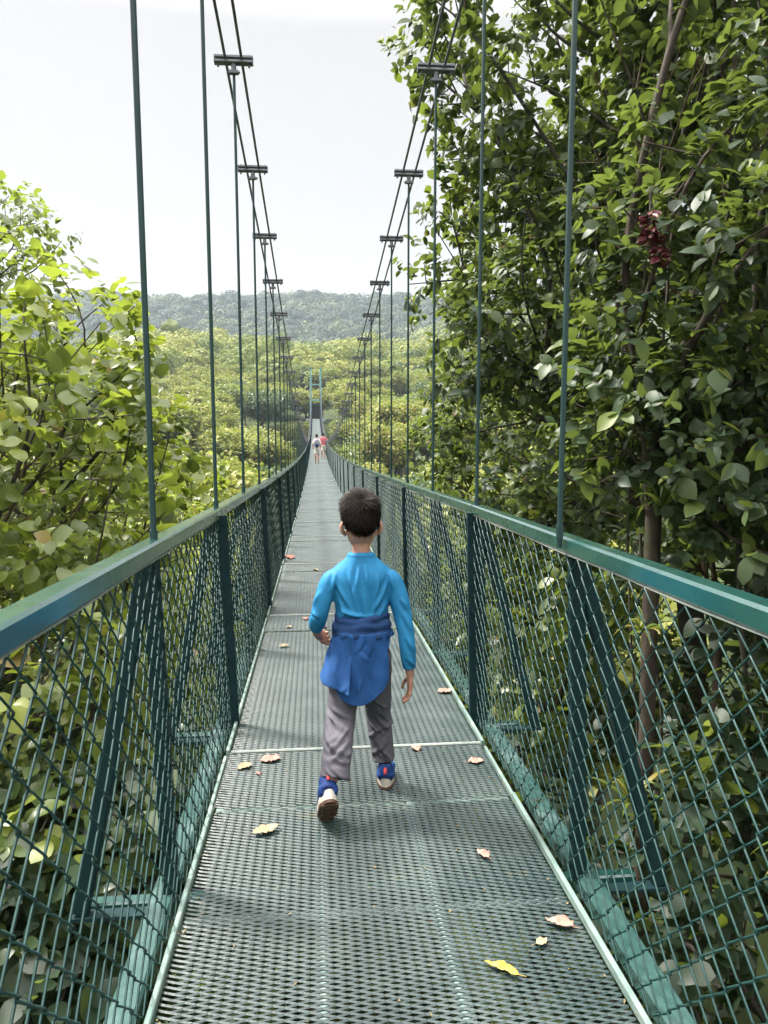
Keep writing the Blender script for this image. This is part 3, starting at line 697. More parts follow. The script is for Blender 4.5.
# a nearly bare thicket between the big-leaved tree and the fence
def thicket(loc, R, n, seed, label, leafn, leaf):
    rng = np.random.default_rng(seed); o = empty('bare_shrub', loc, 0, label, 'shrub')
    at = blob_points([((0, 0, 0), R, 1)], n, rng, .3)
    nodes, par, tip = grow([(0, 0, -R[2]*2.2), (0, 0, -R[2]*1.5), (.05, 0, -R[2])], at, rng, .25)
    a = MB(); wood(a, nodes, par, tip, .0035, .05, 4); a.build('stem', M['dry_twig'], o, smooth=True)
    tp = nodes[tip][:leafn]; pd = nrm(tp-nodes[par[tip]][:leafn]+1e-6)
    a = MB(); sprays(a, tp, pd, rng, 7, .13, .34, .25, (.1, 1)); a.build('foliage', M[leaf], o, tint=True, smooth=True)
# lianas hanging through the right trees, each rooted on its tree
def liana(owner, pts, r, seed):
    rng = np.random.default_rng(seed); a = MB(); P = spline(pts, 10); P = P + np.cumsum(rng.normal(size=P.shape)*.006, 0)
    P = P - np.array(owner.location); tube(a, P, r*(1+.15*rng.normal(size=len(P))), 6); a.build('vine', M['bark'], owner, smooth=True)
_rt = [o for o in S.objects if o.name.startswith('broadleaf_tree')]
_slim = [o for o in _rt if 'mossy bark' in o['label']][0]; _tall = [o for o in _rt if 'overhanging the right hangers' in o['label']][0]
for k in range(6):
    x_, y_ = 2.3+.32*k+.2*math.sin(k*3), 5.4+.5*math.sin(k*2.2)
    liana(_slim if k < 3 else _tall, [(x_+.3, y_+.4, 3.4+.3*k), (x_+.1, y_+.2, 1.8), (x_-.08*(k % 2), y_, .4), (x_+.12, y_-.1, -1.2), (x_+.05, y_, -3.2)], .008+.005*(k % 3), 70+k)
M['dry_twig'] = noisy('dry_brown_twig', [(.3, (.05, .034, .024)), (.7, (.13, .09, .065))], 9, (.8, .95))
thicket((-2.9, 6.2, -.7), (1.0, 1.2, .8), 420, 61, 'tangle of bare brown twigs between the forking tree and the left handrail', 90, 'leaf_grey')
thicket((-3.5, 7.6, .9), (1.7, 1.6, 1.5), 700, 63, 'brown leafless twigs showing through the crown of the left forking tree', 60, 'leaf_bright')
thicket((3.4, 6.6, 3.4), (1.3, 1.2, 1.4), 420, 64, 'pale dead twigs behind the dark red flower spike', 40, 'leaf_deep')
thicket((3.7, 6.6, 1.2), (1.5, 1.3, 1.5), 420, 62, 'tangle of thin dead twigs inside the shade of the right tree', 80, 'leaf_deep')
# ------------------------------------------------------------------ far hills: forest that reads as one mass
def mass(name, n, xr, yr, per, L, rad_, leaf, seed, keep):
    rng = np.random.default_rng(seed); x = rng.uniform(*xr, n*3); y = rng.uniform(*yr, n*3); k = keep(x, y); x, y = x[k][:n], y[k][:n]; n = len(x)
    R = rad_*(.55+.9*rng.random(n)); z = canopy(x, y) - R*.9 + rng.uniform(-4.0, 2.0, n) + 2.5*(rng.random(n) < .06)
    d = rvec(rng, n*per); d[:, 2] = abs(d[:, 2])*1.0-.3; d = nrm(d); lob = 1+.16*np.sin(d[:, 0]*6+np.repeat(rng.random(n)*6, per))*np.sin(d[:, 1]*5)
    C = np.repeat(np.stack([x, y, z], -1), per, 0); P = C + d*np.repeat(R, per)[:, None]*np.array([1, 1, .85])*(lob*(.90+.12*rng.random(n*per)))[:, None]
    t_ = np.clip(np.repeat(rng.random(n)**1.1, per)*.85+.15*rng.random(n*per), 0, 1); Ls = L*(.6+.8*rng.random(n*per))
    a = MB(); leaves(a, P, np.cross(d, rvec(rng, n*per)), d+rvec(rng, n*per)*.30, Ls, Ls*.42, rng, t_, True, droop=.2)
    return tag(a.build(name, M[leaf], tint=True), kind='stuff')
mass('valley_forest', 900, (-115, 80), (185, 300), 300, .85, 4.6, 'leaf_pale', 303, lambda x, y: (x/y > -.45) & (x/y < .32))
mass('hillside_forest', 1300, (-190, 150), (285, 470), 210, 1.4, 6.0, 'leaf_pale', 301, lambda x, y: (x/y > -.45) & (x/y < .30))
mass('far_forest', 3000, (-340, 240), (460, 830), 200, 2.2, 8.5, 'leaf_far', 302, lambda x, y: (x/y > -.45) & (x/y < .30))

HAZE = .00028
# ------------------------------------------------------------------ people
def flat_mat(name, stops, scale=30, rough=(.7, .85), bump=.15, bscale=400, stretch=None, spec=.3):
    return noisy(name, stops, scale, rough, bump, bscale, 6, 'Object', spec, 0, stretch)
M['skin'] = flat_mat('skin', [(.3, (.40, .20, .14)), (.7, (.52, .29, .21))], 12, (.45, .6), .08, 300, spec=.4)
M['hair'] = flat_mat('dark_hair', [(.3, (.006, .004, .004)), (.7, (.026, .016, .013))], 90, (.45, .6), 0, spec=.15)
M['shirt'] = flat_mat('blue_shirt', [(.3, (.014, .165, .36)), (.7, (.024, .225, .45))], 9, (.6, .8), .12, 700)
M['pants'] = flat_mat('grey_trousers', [(.3, (.092, .088, .112)), (.7, (.14, .134, .16))], 14, (.7, .9), .2, 600)
M['jacket'] = flat_mat('blue_jacket', [(.3, (.012, .065, .22)), (.6, (.016, .085, .265)), (.8, (.026, .115, .31))], 34, (.6, .85), .3, 900)
M['shoe'] = flat_mat('blue_shoe', [(.3, (.008, .030, .14)), (.7, (.02, .065, .24))], 40, (.5, .7), .2, 500)
M['sole'] = flat_mat('cream_sole', [(.3, (.5, .46, .38)), (.7, (.68, .64, .56))], 30, (.6, .8))
M['outsole'] = flat_mat('brown_outsole', [(.3, (.06, .035, .025)), (.7, (.17, .10, .07))], 30, (.6, .8), .4, 200)
M['red'] = flat_mat('coral_red', [(.3, (.5, .05, .06)), (.7, (.65, .10, .10))], 30)

def remeshed(mb, voxel, sm=2, fac=.5):
    me = mb.mesh('tmp', M['skin']); o = bpy.data.objects.new('tmp', me); COL.objects.link(o)
    md = o.modifiers.new('r', 'REMESH'); md.mode = 'VOXEL'; md.voxel_size = voxel; md.use_smooth_shade = True
    ms = o.modifiers.new('s', 'SMOOTH'); ms.factor = fac; ms.iterations = sm
    dg = bpy.context.evaluated_depsgraph_get(); out = bpy.data.meshes.new_from_object(o.evaluated_get(dg))
    bpy.data.objects.remove(o); bpy.data.meshes.remove(me)
    n = len(out.vertices); co = np.empty(n*3); out.vertices.foreach_get('co', co); no = np.empty(n*3); out.vertex_normals.foreach_get('vector', no)
    return out, co.reshape(-1, 3), no.reshape(-1, 3)
def setmesh(out, co, material, name, parent):
    out.vertices.foreach_set('co', co.ravel()); out.materials.clear(); out.materials.append(material); out.name = name
    for p in out.polygons: p.use_smooth = True
    out.update(); return link(bpy.data.objects.new(name, out), parent)
def crease2(P, Nv, a, bq, w, dpt):
    """fold line on the back of a garment, measured in the x-z plane"""
    a, bq = np.array(a), np.array(bq); Q = P[:, [0, 2]]; d_ = bq-a; t_ = np.clip(((Q-a) @ d_)/(d_ @ d_), 0, 1); r_ = np.linalg.norm(Q-(a+t_[:, None]*d_), axis=1)
    env = np.sin(np.pi*np.clip(t_*.92+.04, 0, 1))*np.clip(-Nv[:, 1]*2+.3, 0, 1)
    sidew = np.sign((Q-a)[:, 0]*d_[1]-(Q-a)[:, 1]*d_[0])
    return dpt*env*(np.exp(-(r_/w)**2) - .75*np.exp(-((r_-1.7*w)/w)**2)*(sidew > 0))
def fbm(P, sc, seed=0.):
    return np.array([mnoise.noise(Vector((p[0]*sc[0]+seed, p[1]*sc[1]+seed, p[2]*sc[2]+seed))) for p in P])
def limb(mb, pts, k=5, n=14, side=(1, 0, 0)):
    """pts rows: x y z rx ry"""
    a = spline(pts, k); loft(mb, a[:, :3], np.clip(a[:, 3:5], .002, None), n, side)
def finger(mb, pts, r0, r1):
    a = spline(pts, 4); tube(mb, a, np.linspace(r0, r1, len(a)), 8); 

BX, BY = .172, 2.90
boy = empty('person', (BX, BY, float(dz(BY))), 0, 'boy seen from behind in blue shirt and grey trousers with jacket tied round waist, walking', 'person')
# joints in local metres (x right, y ahead, z up)
# --- body: one continuous figure
b = MB()
limb(b, [(0, .0, .57, .078, .060), (0, .0, .66, .084, .064), (0, .0, .76, .082, .060), (0, .004, .86, .098, .066), (0, .006, .91, .098, .060), (0, .008, .95, .058, .042), (.0, .010, .99, .035, .037), (0, .012, 1.05, .036, .040)], 5, 18)
# head: skull, jaw, nose, ears
limb(b, [(0, .03, 1.005, .022, .022), (0, .034, 1.035, .043, .052), (0, .028, 1.075, .056, .074), (0, .018, 1.125, .062, .084), (0, .014, 1.170, .058, .081), (0, .014, 1.203, .040, .055), (0, .014, 1.220, .012, .016)], 5, 20)
limb(b, [(0, .108, 1.092, .006, .006), (0, .118, 1.070, .011, .012), (0, .100, 1.06, .010, .008)], 3, 8)        # nose
for s in (-1, 1):                                                                                             # ears
    limb(b, [(s*.060, .012, 1.068, .006, .010), (s*.072, .004, 1.083, .008, .015), (s*.076, .002, 1.103, .008, .017), (s*.069, .006, 1.120, .006, .012)], 4, 10)
    limb(b, [(s*.028, .098, 1.098, .010, .006), (s*.028, .102, 1.102, .013, .007), (s*.028, .098, 1.106, .010, .006)], 2, 8)  # brow / eyes
limb(b, [(-.018, .100, 1.042, .003, .004), (0, .108, 1.041, .006, .006), (.018, .100, 1.042, .003, .004)], 3, 8, (0, 0, 1))   # mouth
# arms
ARM_L = [(-.060, .004, .885, .028, .030), (-.104, .002, .894, .034, .036), (-.134, -.004, .860, .031, .033), (-.150, -.014, .815, .027, .028), (-.162, -.016, .77, .025, .026), (-.172, .012, .728, .024, .024), (-.178, .048, .692, .018, .019), (-.178, .062, .680, .015, .019)]
ARM_R = [(.060, .004, .885, .028, .030), (.104, .002, .894, .034, .036), (.133, -.006, .850, .031, .033), (.150, -.02, .79, .028, .029), (.164, -.036, .71, .025, .026), (.176, -.042, .62, .023, .024), (.184, -.035, .535, .018, .019), (.186, -.03, .515, .015, .019)]
limb(b, ARM_L); limb(b, ARM_R)
# right hand hanging, palm inward, fingers loosely curled
limb(b, [(.186, -.03, .525, .014, .018), (.187, -.028, .495, .012, .026), (.186, -.026, .465, .011, .028), (.184, -.024, .448, .009, .026)], 4, 12)
for k, (dy, l) in enumerate(((.024, .046), (.008, .054), (-.009, .050), (-.024, .040))):
    y0 = -.026+dy; finger(b, [(.185, y0, .455), (.180, y0+.002, .455-l*.5), (.168, y0+.004, .455-l*.85), (.157, y0+.004, .455-l*1.0)], .0076, .0056)
finger(b, [(.182, -.010, .500), (.172, .012, .482), (.164, .020, .460), (.160, .020, .445)], .0088, .0062)
# left hand swung ahead, half closed
HX, HY, HZ = -.016, -.012, -.004
limb(b, [(-.166+HX, .070+HY, .684+HZ, .014, .018), (-.158+HX, .092+HY, .668+HZ, .013, .024), (-.150+HX, .112+HY, .655+HZ, .012, .025), (-.146+HX, .122+HY, .648+HZ, .009, .022)], 4, 12)
for k, (dx, l) in enumerate(((-.004, .040), (0, .046), (.003, .043), (.005, .034))):
    o_ = (k-1.5)*.0155
    finger(b, [(x_+dx+HX, y_-o_*.3+HY, z_-o_+HZ) for x_, y_, z_ in ((-.148, .118, .652), (-.138, .138, .640), (-.118, .140, .632), (-.108, .126, .634))], .0074, .0056)
finger(b, [(x_+HX, y_+HY, z_+HZ) for x_, y_, z_ in ((-.160, .085, .682), (-.144, .100, .692), (-.128, .114, .686), (-.118, .122, .676))], .0086, .0062)
# legs
LEG_L = [(-.046, .0, .62, .052, .058), (-.060, -.01, .52, .050, .056), (-.072, -.025, .43, .045, .048), (-.084, -.050, .345, .040, .043), (-.098, -.125, .29, .038, .042), (-.116, -.195, .235, .029, .032), (-.128, -.228, .195, .025, .027)]
LEG_R = [(.046, .0, .62, .052, .058), (.055, .02, .52, .048, .054), (.065, .055, .42, .043, .047), (.074, .10, .325, .038, .041), (.084, .115, .23, .036, .040), (.096, .125, .13, .031, .034), (.104, .125, .08, .026, .030)]
limb(b, LEG_L); limb(b, LEG_R)
limb(b, [(.106, .115, .055, .024, .022), (.110, .17, .042, .027, .020), (.116, .22, .034, .025, .014), (.118, .24, .032, .012, .009)], 3, 10)
limb(b, [(-.130, -.240, .175, .022, .020), (-.136, -.222, .130, .024, .018), (-.141, -.200, .085, .022, .013), (-.143, -.185, .062, .010, .008)], 3, 10)
out, co, no = remeshed(b, .0038, 3, .5)
setmesh(out, co, M['skin'], 'body', boy)
# --- hair: cap and combed strands from a crown whorl
rng = np.random.default_rng(3); HC = np.array([0, .010, 1.137]); HRd = np.array([.0650, .088, .090])
def hairline(dn): # dn unit dirs; True where hair grows
    back = dn[:, 1] < .25
    return np.where(back, dn[:, 2] > -.80 + .34*np.clip(abs(dn[:, 0])-.45, 0, 1)*1.8, dn[:, 2] > .18+.55*np.clip(dn[:, 1]-.3, 0, 1)*.6)
hb = MB(); a = np.linspace(0, np.pi*.86, 30); th = np.linspace(0, 2*np.pi, 49)[:-1]
capd = np.stack([np.sin(a)[:, None]*np.cos(th), np.sin(a)[:, None]*np.sin(th), np.cos(a)[:, None]+0*th], -1).reshape(-1, 3)
taper = lambda d: np.where((d[:, 2] < 0)[:, None], 1-.30*np.clip(-d[:, 2], 0, 1)[:, None]**1.5*np.array([1.0, .55, 0]), 1)
capv = HC + capd*HRd*.985*taper(capd)
ii = np.arange(29)[:, None]*48; jj = np.arange(48)[None]; F = np.stack([ii+jj, ii+(jj+1) % 48, ii+48+(jj+1) % 48, ii+48+jj], -1).reshape(-1, 4)
ok = hairline(capd); F = F[ok[F].all(1)]; F = F[:, ::-1]
hb.add(capv, F)
n = 9000; dn = rvec(rng, n*2); dn = dn[hairline(dn)][:n]; n = len(dn)
whorl = nrm(np.array([[.15, -.55, .82]])); tang = nrm(dn - whorl*np.sum(dn*whorl, -1, keepdims=True)); flow = nrm(tang - dn*np.sum(tang*dn, -1, keepdims=True)) + np.cross(dn, tang)*.35
flow = nrm(flow*1.0 + rvec(rng, n)*.28 + np.array([0, 0, -.35])*(dn[:, 2:3] < .5)); root = HC + dn*HRd*.985*taper(dn)
Ln = .014+.024*np.clip(dn[:, 2]+.25, 0, 1)+.012*rng.random(n)**2; lift = .35+.75*rng.random(n)*np.clip(dn[:, 2]+.2, .15, 1)
pts = [root + flow*(Ln*t_)[:, None] + dn*(Ln*lift*(t_-.75*t_*t_))[:, None] for t_ in (0, .35, .7, 1)]
sdv = nrm(np.cross(flow, dn)); wd = np.array([.0011, .0012, .0009, .0002])
V = np.stack([np.stack([p-sdv*w_, p+sdv*w_+dn*.0006], 1) for p, w_ in zip(pts, wd)], 1).reshape(n, 8, 3)
F = (np.arange(n)[:, None, None]*8 + np.array([(0, 1, 3, 2), (2, 3, 5, 4), (4, 5, 7, 6)])[None]).reshape(-1, 4)
hb.add(V.reshape(-1, 3), F)
hb.build('hair', M['hair'], boy, smooth=True)
# --- shirt
sb_ = MB()
limb(sb_, [(0, .0, .735, .098, .078), (0, .0, .77, .101, .080), (0, .002, .82, .108, .081), (0, .004, .87, .116, .081), (0, .006, .905, .122, .077), (0, .007, .932, .112, .068), (0, .008, .956, .088, .058), (0, .009, .975, .066, .054), (0, .010, .988, .055, .051), (0, .011, .998, .050, .049)], 6, 22)
def sleeve(A, g, stop): 
    A = [list(p) for p in A[:stop]]; 
    for i, p in enumerate(A): p[3] += g; p[4] += g
    return A
SL = sleeve(ARM_L, .009, 7); SL[-1] = [-.177, .042, .699, .027, .028]
SR = sleeve(ARM_R, .009, 7); SR[-1] = [.183, -.036, .548, .026, .028]
SL[0][3] += .006; SR[0][3] += .006
limb(sb_, SL, 6); limb(sb_, SR, 6)
out, co, no = remeshed(sb_, .0048, 4, .5)
def crease(P, a, bq, w, dpt):
    a, bq = np.array(a), np.array(bq); d_ = bq-a; t_ = np.clip(((P-a) @ d_)/(d_ @ d_), 0, 1); r_ = np.linalg.norm(P-(a+t_[:, None]*d_), axis=1)
    env = np.sin(np.pi*np.clip(t_*.9+.05, 0, 1)); return dpt*env*(np.exp(-(r_/w)**2) - .6*np.exp(-((r_-1.8*w)/w)**2))
dsp = .0035*fbm(co, (14, 14, 9), 3) + .0018*fbm(co, (34, 34, 18), 9)
back = [((-.012, -.08, .955), (-.03, -.08, .85)), ((.012, -.08, .955), (.02, -.08, .87)), ((-.10, -.07, .90), (-.05, -.08, .80)), ((.10, -.07, .90), (.045, -.08, .79)), ((-.05, -.08, .93), (-.02, -.08, .79)),
        ((.06, -.08, .93), (.05, -.08, .80)), ((0, -.08, .86), (.01, -.08, .76)), ((-.085, -.07, .82), (-.06, -.08, .755)), ((.09, -.07, .82), (.055, -.08, .755)), ((-.10, -.06, .93), (-.115, -.05, .86)), ((.105, -.06, .93), (.118, -.05, .86)),
        ((.15, -.07, .83), (.175, -.07, .78)), ((.16, -.08, .77), (.185, -.06, .70)), ((-.16, -.05, .86), (-.19, -.03, .80)), ((-.19, -.03, .78), (-.165, -.03, .76)), ((.17, -.08, .68), (.195, -.06, .62)), ((.175, -.08, .60), (.20, -.05, .56)),
        ((-.07, -.07, .775), (.06, -.07, .765)), ((-.09, -.07, .79), (-.02, -.08, .772))]
for a_, b_ in back: dsp += crease2(co, no, (a_[0], a_[2]), (b_[0], b_[2]), .0075, .0085)
dsp += .003*np.exp(-((co[:, 2]-.994)/.005)**2)*(abs(co[:, 0]) < .06)
setmesh(out, co + no*dsp[:, None], M['shirt'], 'shirt', boy)
# --- trousers
pb = MB()
limb(pb, [(0, .0, .73, .094, .076), (0, .0, .66, .103, .084), (0, .0, .60, .108, .090), (0, .0, .55, .098, .082), (0, .0, .51, .05, .05)], 4, 20)
TL = [(-.050, .0, .60, .066, .078), (-.062, -.01, .52, .065, .074), (-.074, -.025, .43, .062, .066), (-.088, -.052, .345, .058, .060), (-.098, -.125, .290, .057, .058), (-.110, -.185, .24, .055, .055), (-.115, -.214, .196, .056, .053)]
TR = [(.050, .0, .60, .066, .078), (.056, .02, .52, .063, .074), (.064, .055, .42, .057, .064), (.072, .10, .325, .053, .058), (.082, .112, .23, .050, .056), (.092, .118, .15, .048, .053), (.095, .118, .112, .049, .054)]
limb(pb, TL, 6, 18); limb(pb, TR, 6, 18)
out, co, no = remeshed(pb, .0050, 4, .5)
dsp = .0045*fbm(co, (8, 8, 20), 5) + .001*fbm(co, (22, 22, 50), 1)
rngc = np.random.default_rng(8)
for s, cx in ((-1, -.105), (1, .085)):
    for k in range(13):
        z = (.20 if s < 0 else .125)+.27*rngc.random(); sl_ = rngc.choice([-1, 1])*(.012+.035*rngc.random()); x0_ = cx-.065+.05*rngc.random(); 
        dsp += crease2(co, no, (x0_, z-sl_), (x0_+.05+.05*rngc.random(), z+sl_), .006+.004*rngc.random(), .0075)
    for k in range(0):
        z = .10+.032*k; xx = cx*(1-.12*(k/9)) if s < 0 else cx
        z = (.17 if s < 0 else .13)+.036*k
        yy = (-.262+.030*k if s < 0 else .062-.003*k)-.01
        sl_ = .020*(-1)**k
        dsp += crease(co, (xx-.065, yy+.012, z-sl_), (xx+.065, yy+.012, z+sl_), .0105, .0075)
dsp += np.where(co[:, 2] < .35, .0, .0)
setmesh(out, co + no*dsp[:, None], M['pants'], 'trousers', boy)
# --- jacket tied round the waist
def sheet(mb, th0, th1, zt, zb_fn, rx, ry, flare, fold, nfold, rough_, nu=64, nv=48, seed=0, off=0):
    uu = np.linspace(0, 1, nu); vv = np.linspace(0, 1, nv); U, Vv = np.meshgrid(uu, vv); th = th0+(th1-th0)*U
    zb_ = zb_fn(U); z = zt+(zb_-zt)*Vv
    amp = fold*Vv**.7*np.sin(U*nfold*2*np.pi+seed+1.5*Vv) + .0028*np.sin(U*17+Vv*2+seed)+.0018*np.sin(Vv*7+U*8+seed*2)+.0012*np.sin(Vv*14-U*19)
    r1 = rx+flare*Vv+amp+off; r2 = ry+flare*Vv*1.1+amp+off
    P = np.stack([r1*np.sin(th), -r2*np.cos(th), z], -1).reshape(-1, 3); i = np.arange(nv-1)[:, None]*nu; j = np.arange(nu-1)[None]
    mb.add(P, np.stack([i+j, i+nu+j, i+nu+j+1, i+j+1], -1).reshape(-1, 4))
jb = MB()
sheet(jb, rad(-122), rad(-20), .70, lambda u: .512+.014*np.sin(u*4)-.02*u, .101, .084, .060, .008, 1.6, 0, seed=1)
sheet(jb, rad(-52), rad(48), .705, lambda u: .432+.10*abs((u-.42)/.58)**2.3, .106, .090, .014, .006, 1.4, 0, seed=4, off=.007)
sheet(jb, rad(30), rad(125), .705, lambda u: .59+.07*smooth(0, .5, u)+.03*u, .103, .086, .012, .003, 1.0, 0, seed=2)
jk = jb.build('jacket', M['jacket'], boy, smooth=True)
jv = np.empty(len(jk.data.vertices)*3); jk.data.vertices.foreach_get('co', jv); jv = jv.reshape(-1, 3); jn = nrm(jv*np.array([1, 1.4, 0]))
for k in range(16):
    x0_ = -.12+.20*rngc.random(); z = .42+.26*rngc.random(); a_ = rngc.normal()*.5+1.45; l_ = .05+.06*rngc.random()
    jv = jv + jn*crease2(jv, jn, (x0_, z), (x0_+l_*math.cos(a_), z+l_*math.sin(a_)), .006, .0035)[:, None]
jk.data.vertices.foreach_set('co', jv.ravel()); jk.data.update()
md = jk.modifiers.new('thick', 'SOLIDIFY'); md.thickness = .006; md.offset = 1
md = jk.modifiers.new('sub', 'SUBSURF'); md.levels = 1; md.render_levels = 1
wb = MB()
for k, (zc, rr) in enumerate(((.752, .017), (.722, .021), (.690, .020))):
    a = np.linspace(0, 2*np.pi, 64); P = np.stack([(.092+.003*k)*np.sin(a), -(.076+.004*k)*np.cos(a), zc+.006*np.sin(a*2+k)+.003*np.sin(a*7+k)], -1)
    tube(wb, P, rr*(1+.10*np.sin(a*5+k*2)+.06*np.sin(a*13)), 10, cap=False)
for s in (-1, 1):
    limb(wb, [(s*.03, .11, .72, .024, .020), (s*.05, .125, .66, .022, .014), (s*.07, .12, .56, .028, .012), (s*.075, .13, .50, .024, .012)], 4, 10)
limb(wb, [(-.03, .112, .73, .02, .02), (0, .122, .725, .026, .026), (.03, .112, .72, .02, .02)], 4, 10, (0, 0, 1))
out, co, no = remeshed(wb, .0055, 2, .4); dsp = .004*fbm(co, (18, 18, 40), 2)
M['jacket_dark'] = flat_mat('dark_blue_sleeve_cloth', [(.3, (.010, .035, .11)), (.7, (.016, .055, .17))], 14, (.7, .9), .2, 500)
setmesh(out, co+no*dsp[:, None], M['jacket_dark'], 'tied_sleeve', jk)
# --- shoes
def shoe(loc, pitch, yaw):
    ro = bpy.data.objects.new('shoe', None)
    up = MB(); limb(up, [(0, -.050, .045, .030, .026), (0, -.035, .052, .037, .034), (0, .0, .054, .037, .036), (.002, .05, .042, .038, .026), (.003, .10, .034, .038, .020), (.002, .135, .028, .026, .013), (.002, .146, .024, .010, .006)], 5, 16, (1, 0, 0))
    limb(up, [(0, -.030, .05, .034, .036), (0, -.026, .085, .032, .036), (0, -.022, .098, .030, .034)], 4, 14)
    out, co, no = remeshed(up, .0038, 3, .5); so_ = setmesh(out, co, M['shoe'], 'shoe', boy)
    so_.location = loc; so_.rotation_euler = (pitch, 0, yaw); bpy.data.objects.remove(ro)
    def slab(nm, z0, z1, g, m_, zs=0):
        n = 40; a = np.linspace(0, 2*np.pi, n, endpoint=False); ww = np.sin(a)*(.0395+g)*(1-.12*np.exp(-((np.cos(a)*.10)/.03)**2)); yy = .045-np.cos(a)*(.104+g); 
        rk = .010*np.clip((yy-.09)/.06, 0, 1)**2
        mb_ = MB(); v = np.concatenate([np.stack([ww*.95, yy, z0+rk], -1), np.stack([ww, yy, (z0*.6+z1*.4)+rk], -1), np.stack([ww*.98, yy, z1+rk+zs*np.clip(-(yy-.0)/.06, 0, 1)], -1)])
        k = np.arange(n); k2 = (k+1) % n
        mb_.add(v, np.concatenate([np.stack([k, k2, n+k2, n+k], -1), np.stack([n+k, n+k2, 2*n+k2, 2*n+k], -1)]))
        for ofs, zz in ((0, z0), (2*n, z1)): mb_.add(np.vstack([v[ofs:ofs+n], [[0, .045, v[ofs:ofs+n, 2].mean()]]]), np.stack([k, k2, np.full(n, n)], -1))
        return mb_.build(nm, m_, so_, smooth=True)
    slab('sole', .010, .034, .0, M['sole'], .014); os_ = slab('outsole', .0, .0115, .002, M['outsole'])
    t_ = MB()
    for yy in np.arange(-.03, .14, .022): bar(t_, (-.028, yy, -.002), (.028, yy, -.002), .012, .006)
    t_.build('tread', M['outsole'], os_)
    t_ = MB(); limb(t_, [(0, -.073, .076, .006, .004), (0, -.071, .086, .007, .005), (0, -.066, .100, .006, .004)], 4, 8); t_.build('heel_tab', M['red'], so_, smooth=True)
    return so_
shoe((.104, .115, .004), 0, rad(-6))
shoe((-.137, -.258, .108), rad(-46), rad(6))

# --- two walkers far along the bridge
def walker(x, y, shirt, shorts, label, pack=None, arm=None, lean_=0., hat=None):
    o = empty('person', (x, y, float(dz(y))), 0, label, 'person'); b = MB()
    limb(b, [(0, 0, .85, .15, .11), (0, 0, 1.05, .14, .10), (0, .01, 1.25, .17, .11), (0, .02, 1.42, .16, .10), (0, .02, 1.50, .07, .06), (0, .02, 1.56, .055, .055)], 4, 14)
    limb(b, [(0, .03, 1.52, .04, .05), (0, .03, 1.60, .075, .09), (0, .03, 1.68, .078, .095), (0, .03, 1.75, .05, .06), (0, .03, 1.765, .01, .01)], 4, 14)
    limb(b, [(0, .125, 1.64, .01, .02), (0, .135, 1.62, .014, .015), (0, .12, 1.60, .01, .01)], 3, 8)
    for s in (-1, 1):
        limb(b, [(s*.08, 0, .9, .085, .09), (s*.09, s*.05, .65, .07, .075), (s*.09, s*.10, .48, .052, .058), (s*.09, s*.06, .28, .05, .055), (s*.09, s*.03, .10, .035, .04), (s*.09, s*.03+.02, .05, .04, .05)], 4, 12)
        limb(b, [(s*.09, s*.03-.04, .04, .035, .03), (s*.09, s*.03+.06, .04, .04, .03), (s*.09, s*.03+.16, .03, .03, .02)], 3, 10)
        if arm and s == arm: A_ = [(s*.16, .02, 1.40, .05, .05), (s*.26, .06, 1.30, .042, .042), (s*.38, .10, 1.22, .035, .035), (s*.50, .16, 1.17, .028, .028), (s*.57, .18, 1.15, .03, .02)]
        else: A_ = [(s*.16, .02, 1.40, .05, .05), (s*.22, 0, 1.22, .042, .042), (s*.24, .02, 1.05, .035, .035), (s*.22, .12, .88, .028, .028), (s*.21, .15, .80, .03, .02)]
        limb(b, A_, 4, 10)
    out, co, no = remeshed(b, .014, 2); setmesh(out, co, M['skin'], 'body', o)
    c = MB(); limb(c, [(0, 0, .88, .165, .125), (0, 0, 1.05, .160, .115), (0, .01, 1.25, .185, .125), (0, .02, 1.42, .170, .112), (0, .02, 1.49, .09, .07)], 4, 16)
    for s in (-1, 1):
        if arm and s == arm: limb(c, [(s*.15, .02, 1.40, .062, .062), (s*.27, .06, 1.30, .055, .055), (s*.38, .10, 1.22, .048, .048)], 4, 10)
        else: limb(c, [(s*.15, .02, 1.40, .062, .062), (s*.22, 0, 1.22, .055, .055), (s*.235, .01, 1.12, .05, .05)], 4, 10)
    out, co, no = remeshed(c, .014, 2); setmesh(out, co, shirt, 'shirt', o)
    c = MB(); limb(c, [(0, 0, .95, .16, .12), (0, 0, .85, .165, .13), (0, 0, .76, .08, .08)], 4, 14)
    for s in (-1, 1): limb(c, [(s*.08, 0, .86, .095, .10), (s*.09, s*.04, .66, .088, .092), (s*.09, s*.08, .55, .082, .085)], 4, 12)
    out, co, no = remeshed(c, .014, 2); setmesh(out, co, shorts, 'shorts', o)
    rng = np.random.default_rng(int(y)); h = MB(); limb(h, [(0, -.01, 1.58, .072, .085), (0, .0, 1.66, .088, .105), (0, .01, 1.74, .068, .085), (0, .02, 1.78, .015, .02)], 4, 14); h.build('hair', M['hair'], o, smooth=True)
    if pack:
        k = MB(); limb(k, [(0, -.19, .98, .12, .07), (0, -.21, 1.10, .15, .10), (0, -.20, 1.28, .15, .10), (0, -.18, 1.42, .12, .07), (0, -.17, 1.47, .05, .04)], 5, 16)
        out, co, no = remeshed(k, .014, 3); po = setmesh(out, co, pack, 'backpack', None)
        po.location = o.location; tag(po, 'grey backpack worn by the distant walker in pale clothes', 'backpack')
        k = MB(); limb(k, [(0, -.30, 1.02, .10, .03), (0, -.315, 1.10, .11, .035), (0, -.30, 1.18, .10, .03)], 4, 12); k.build('pocket', M['jacket_dark'], po, smooth=True)
    return o
M['pale_cloth'] = flat_mat('pale_cloth', [(.3, (.55, .52, .5)), (.7, (.7, .68, .66))], 8)
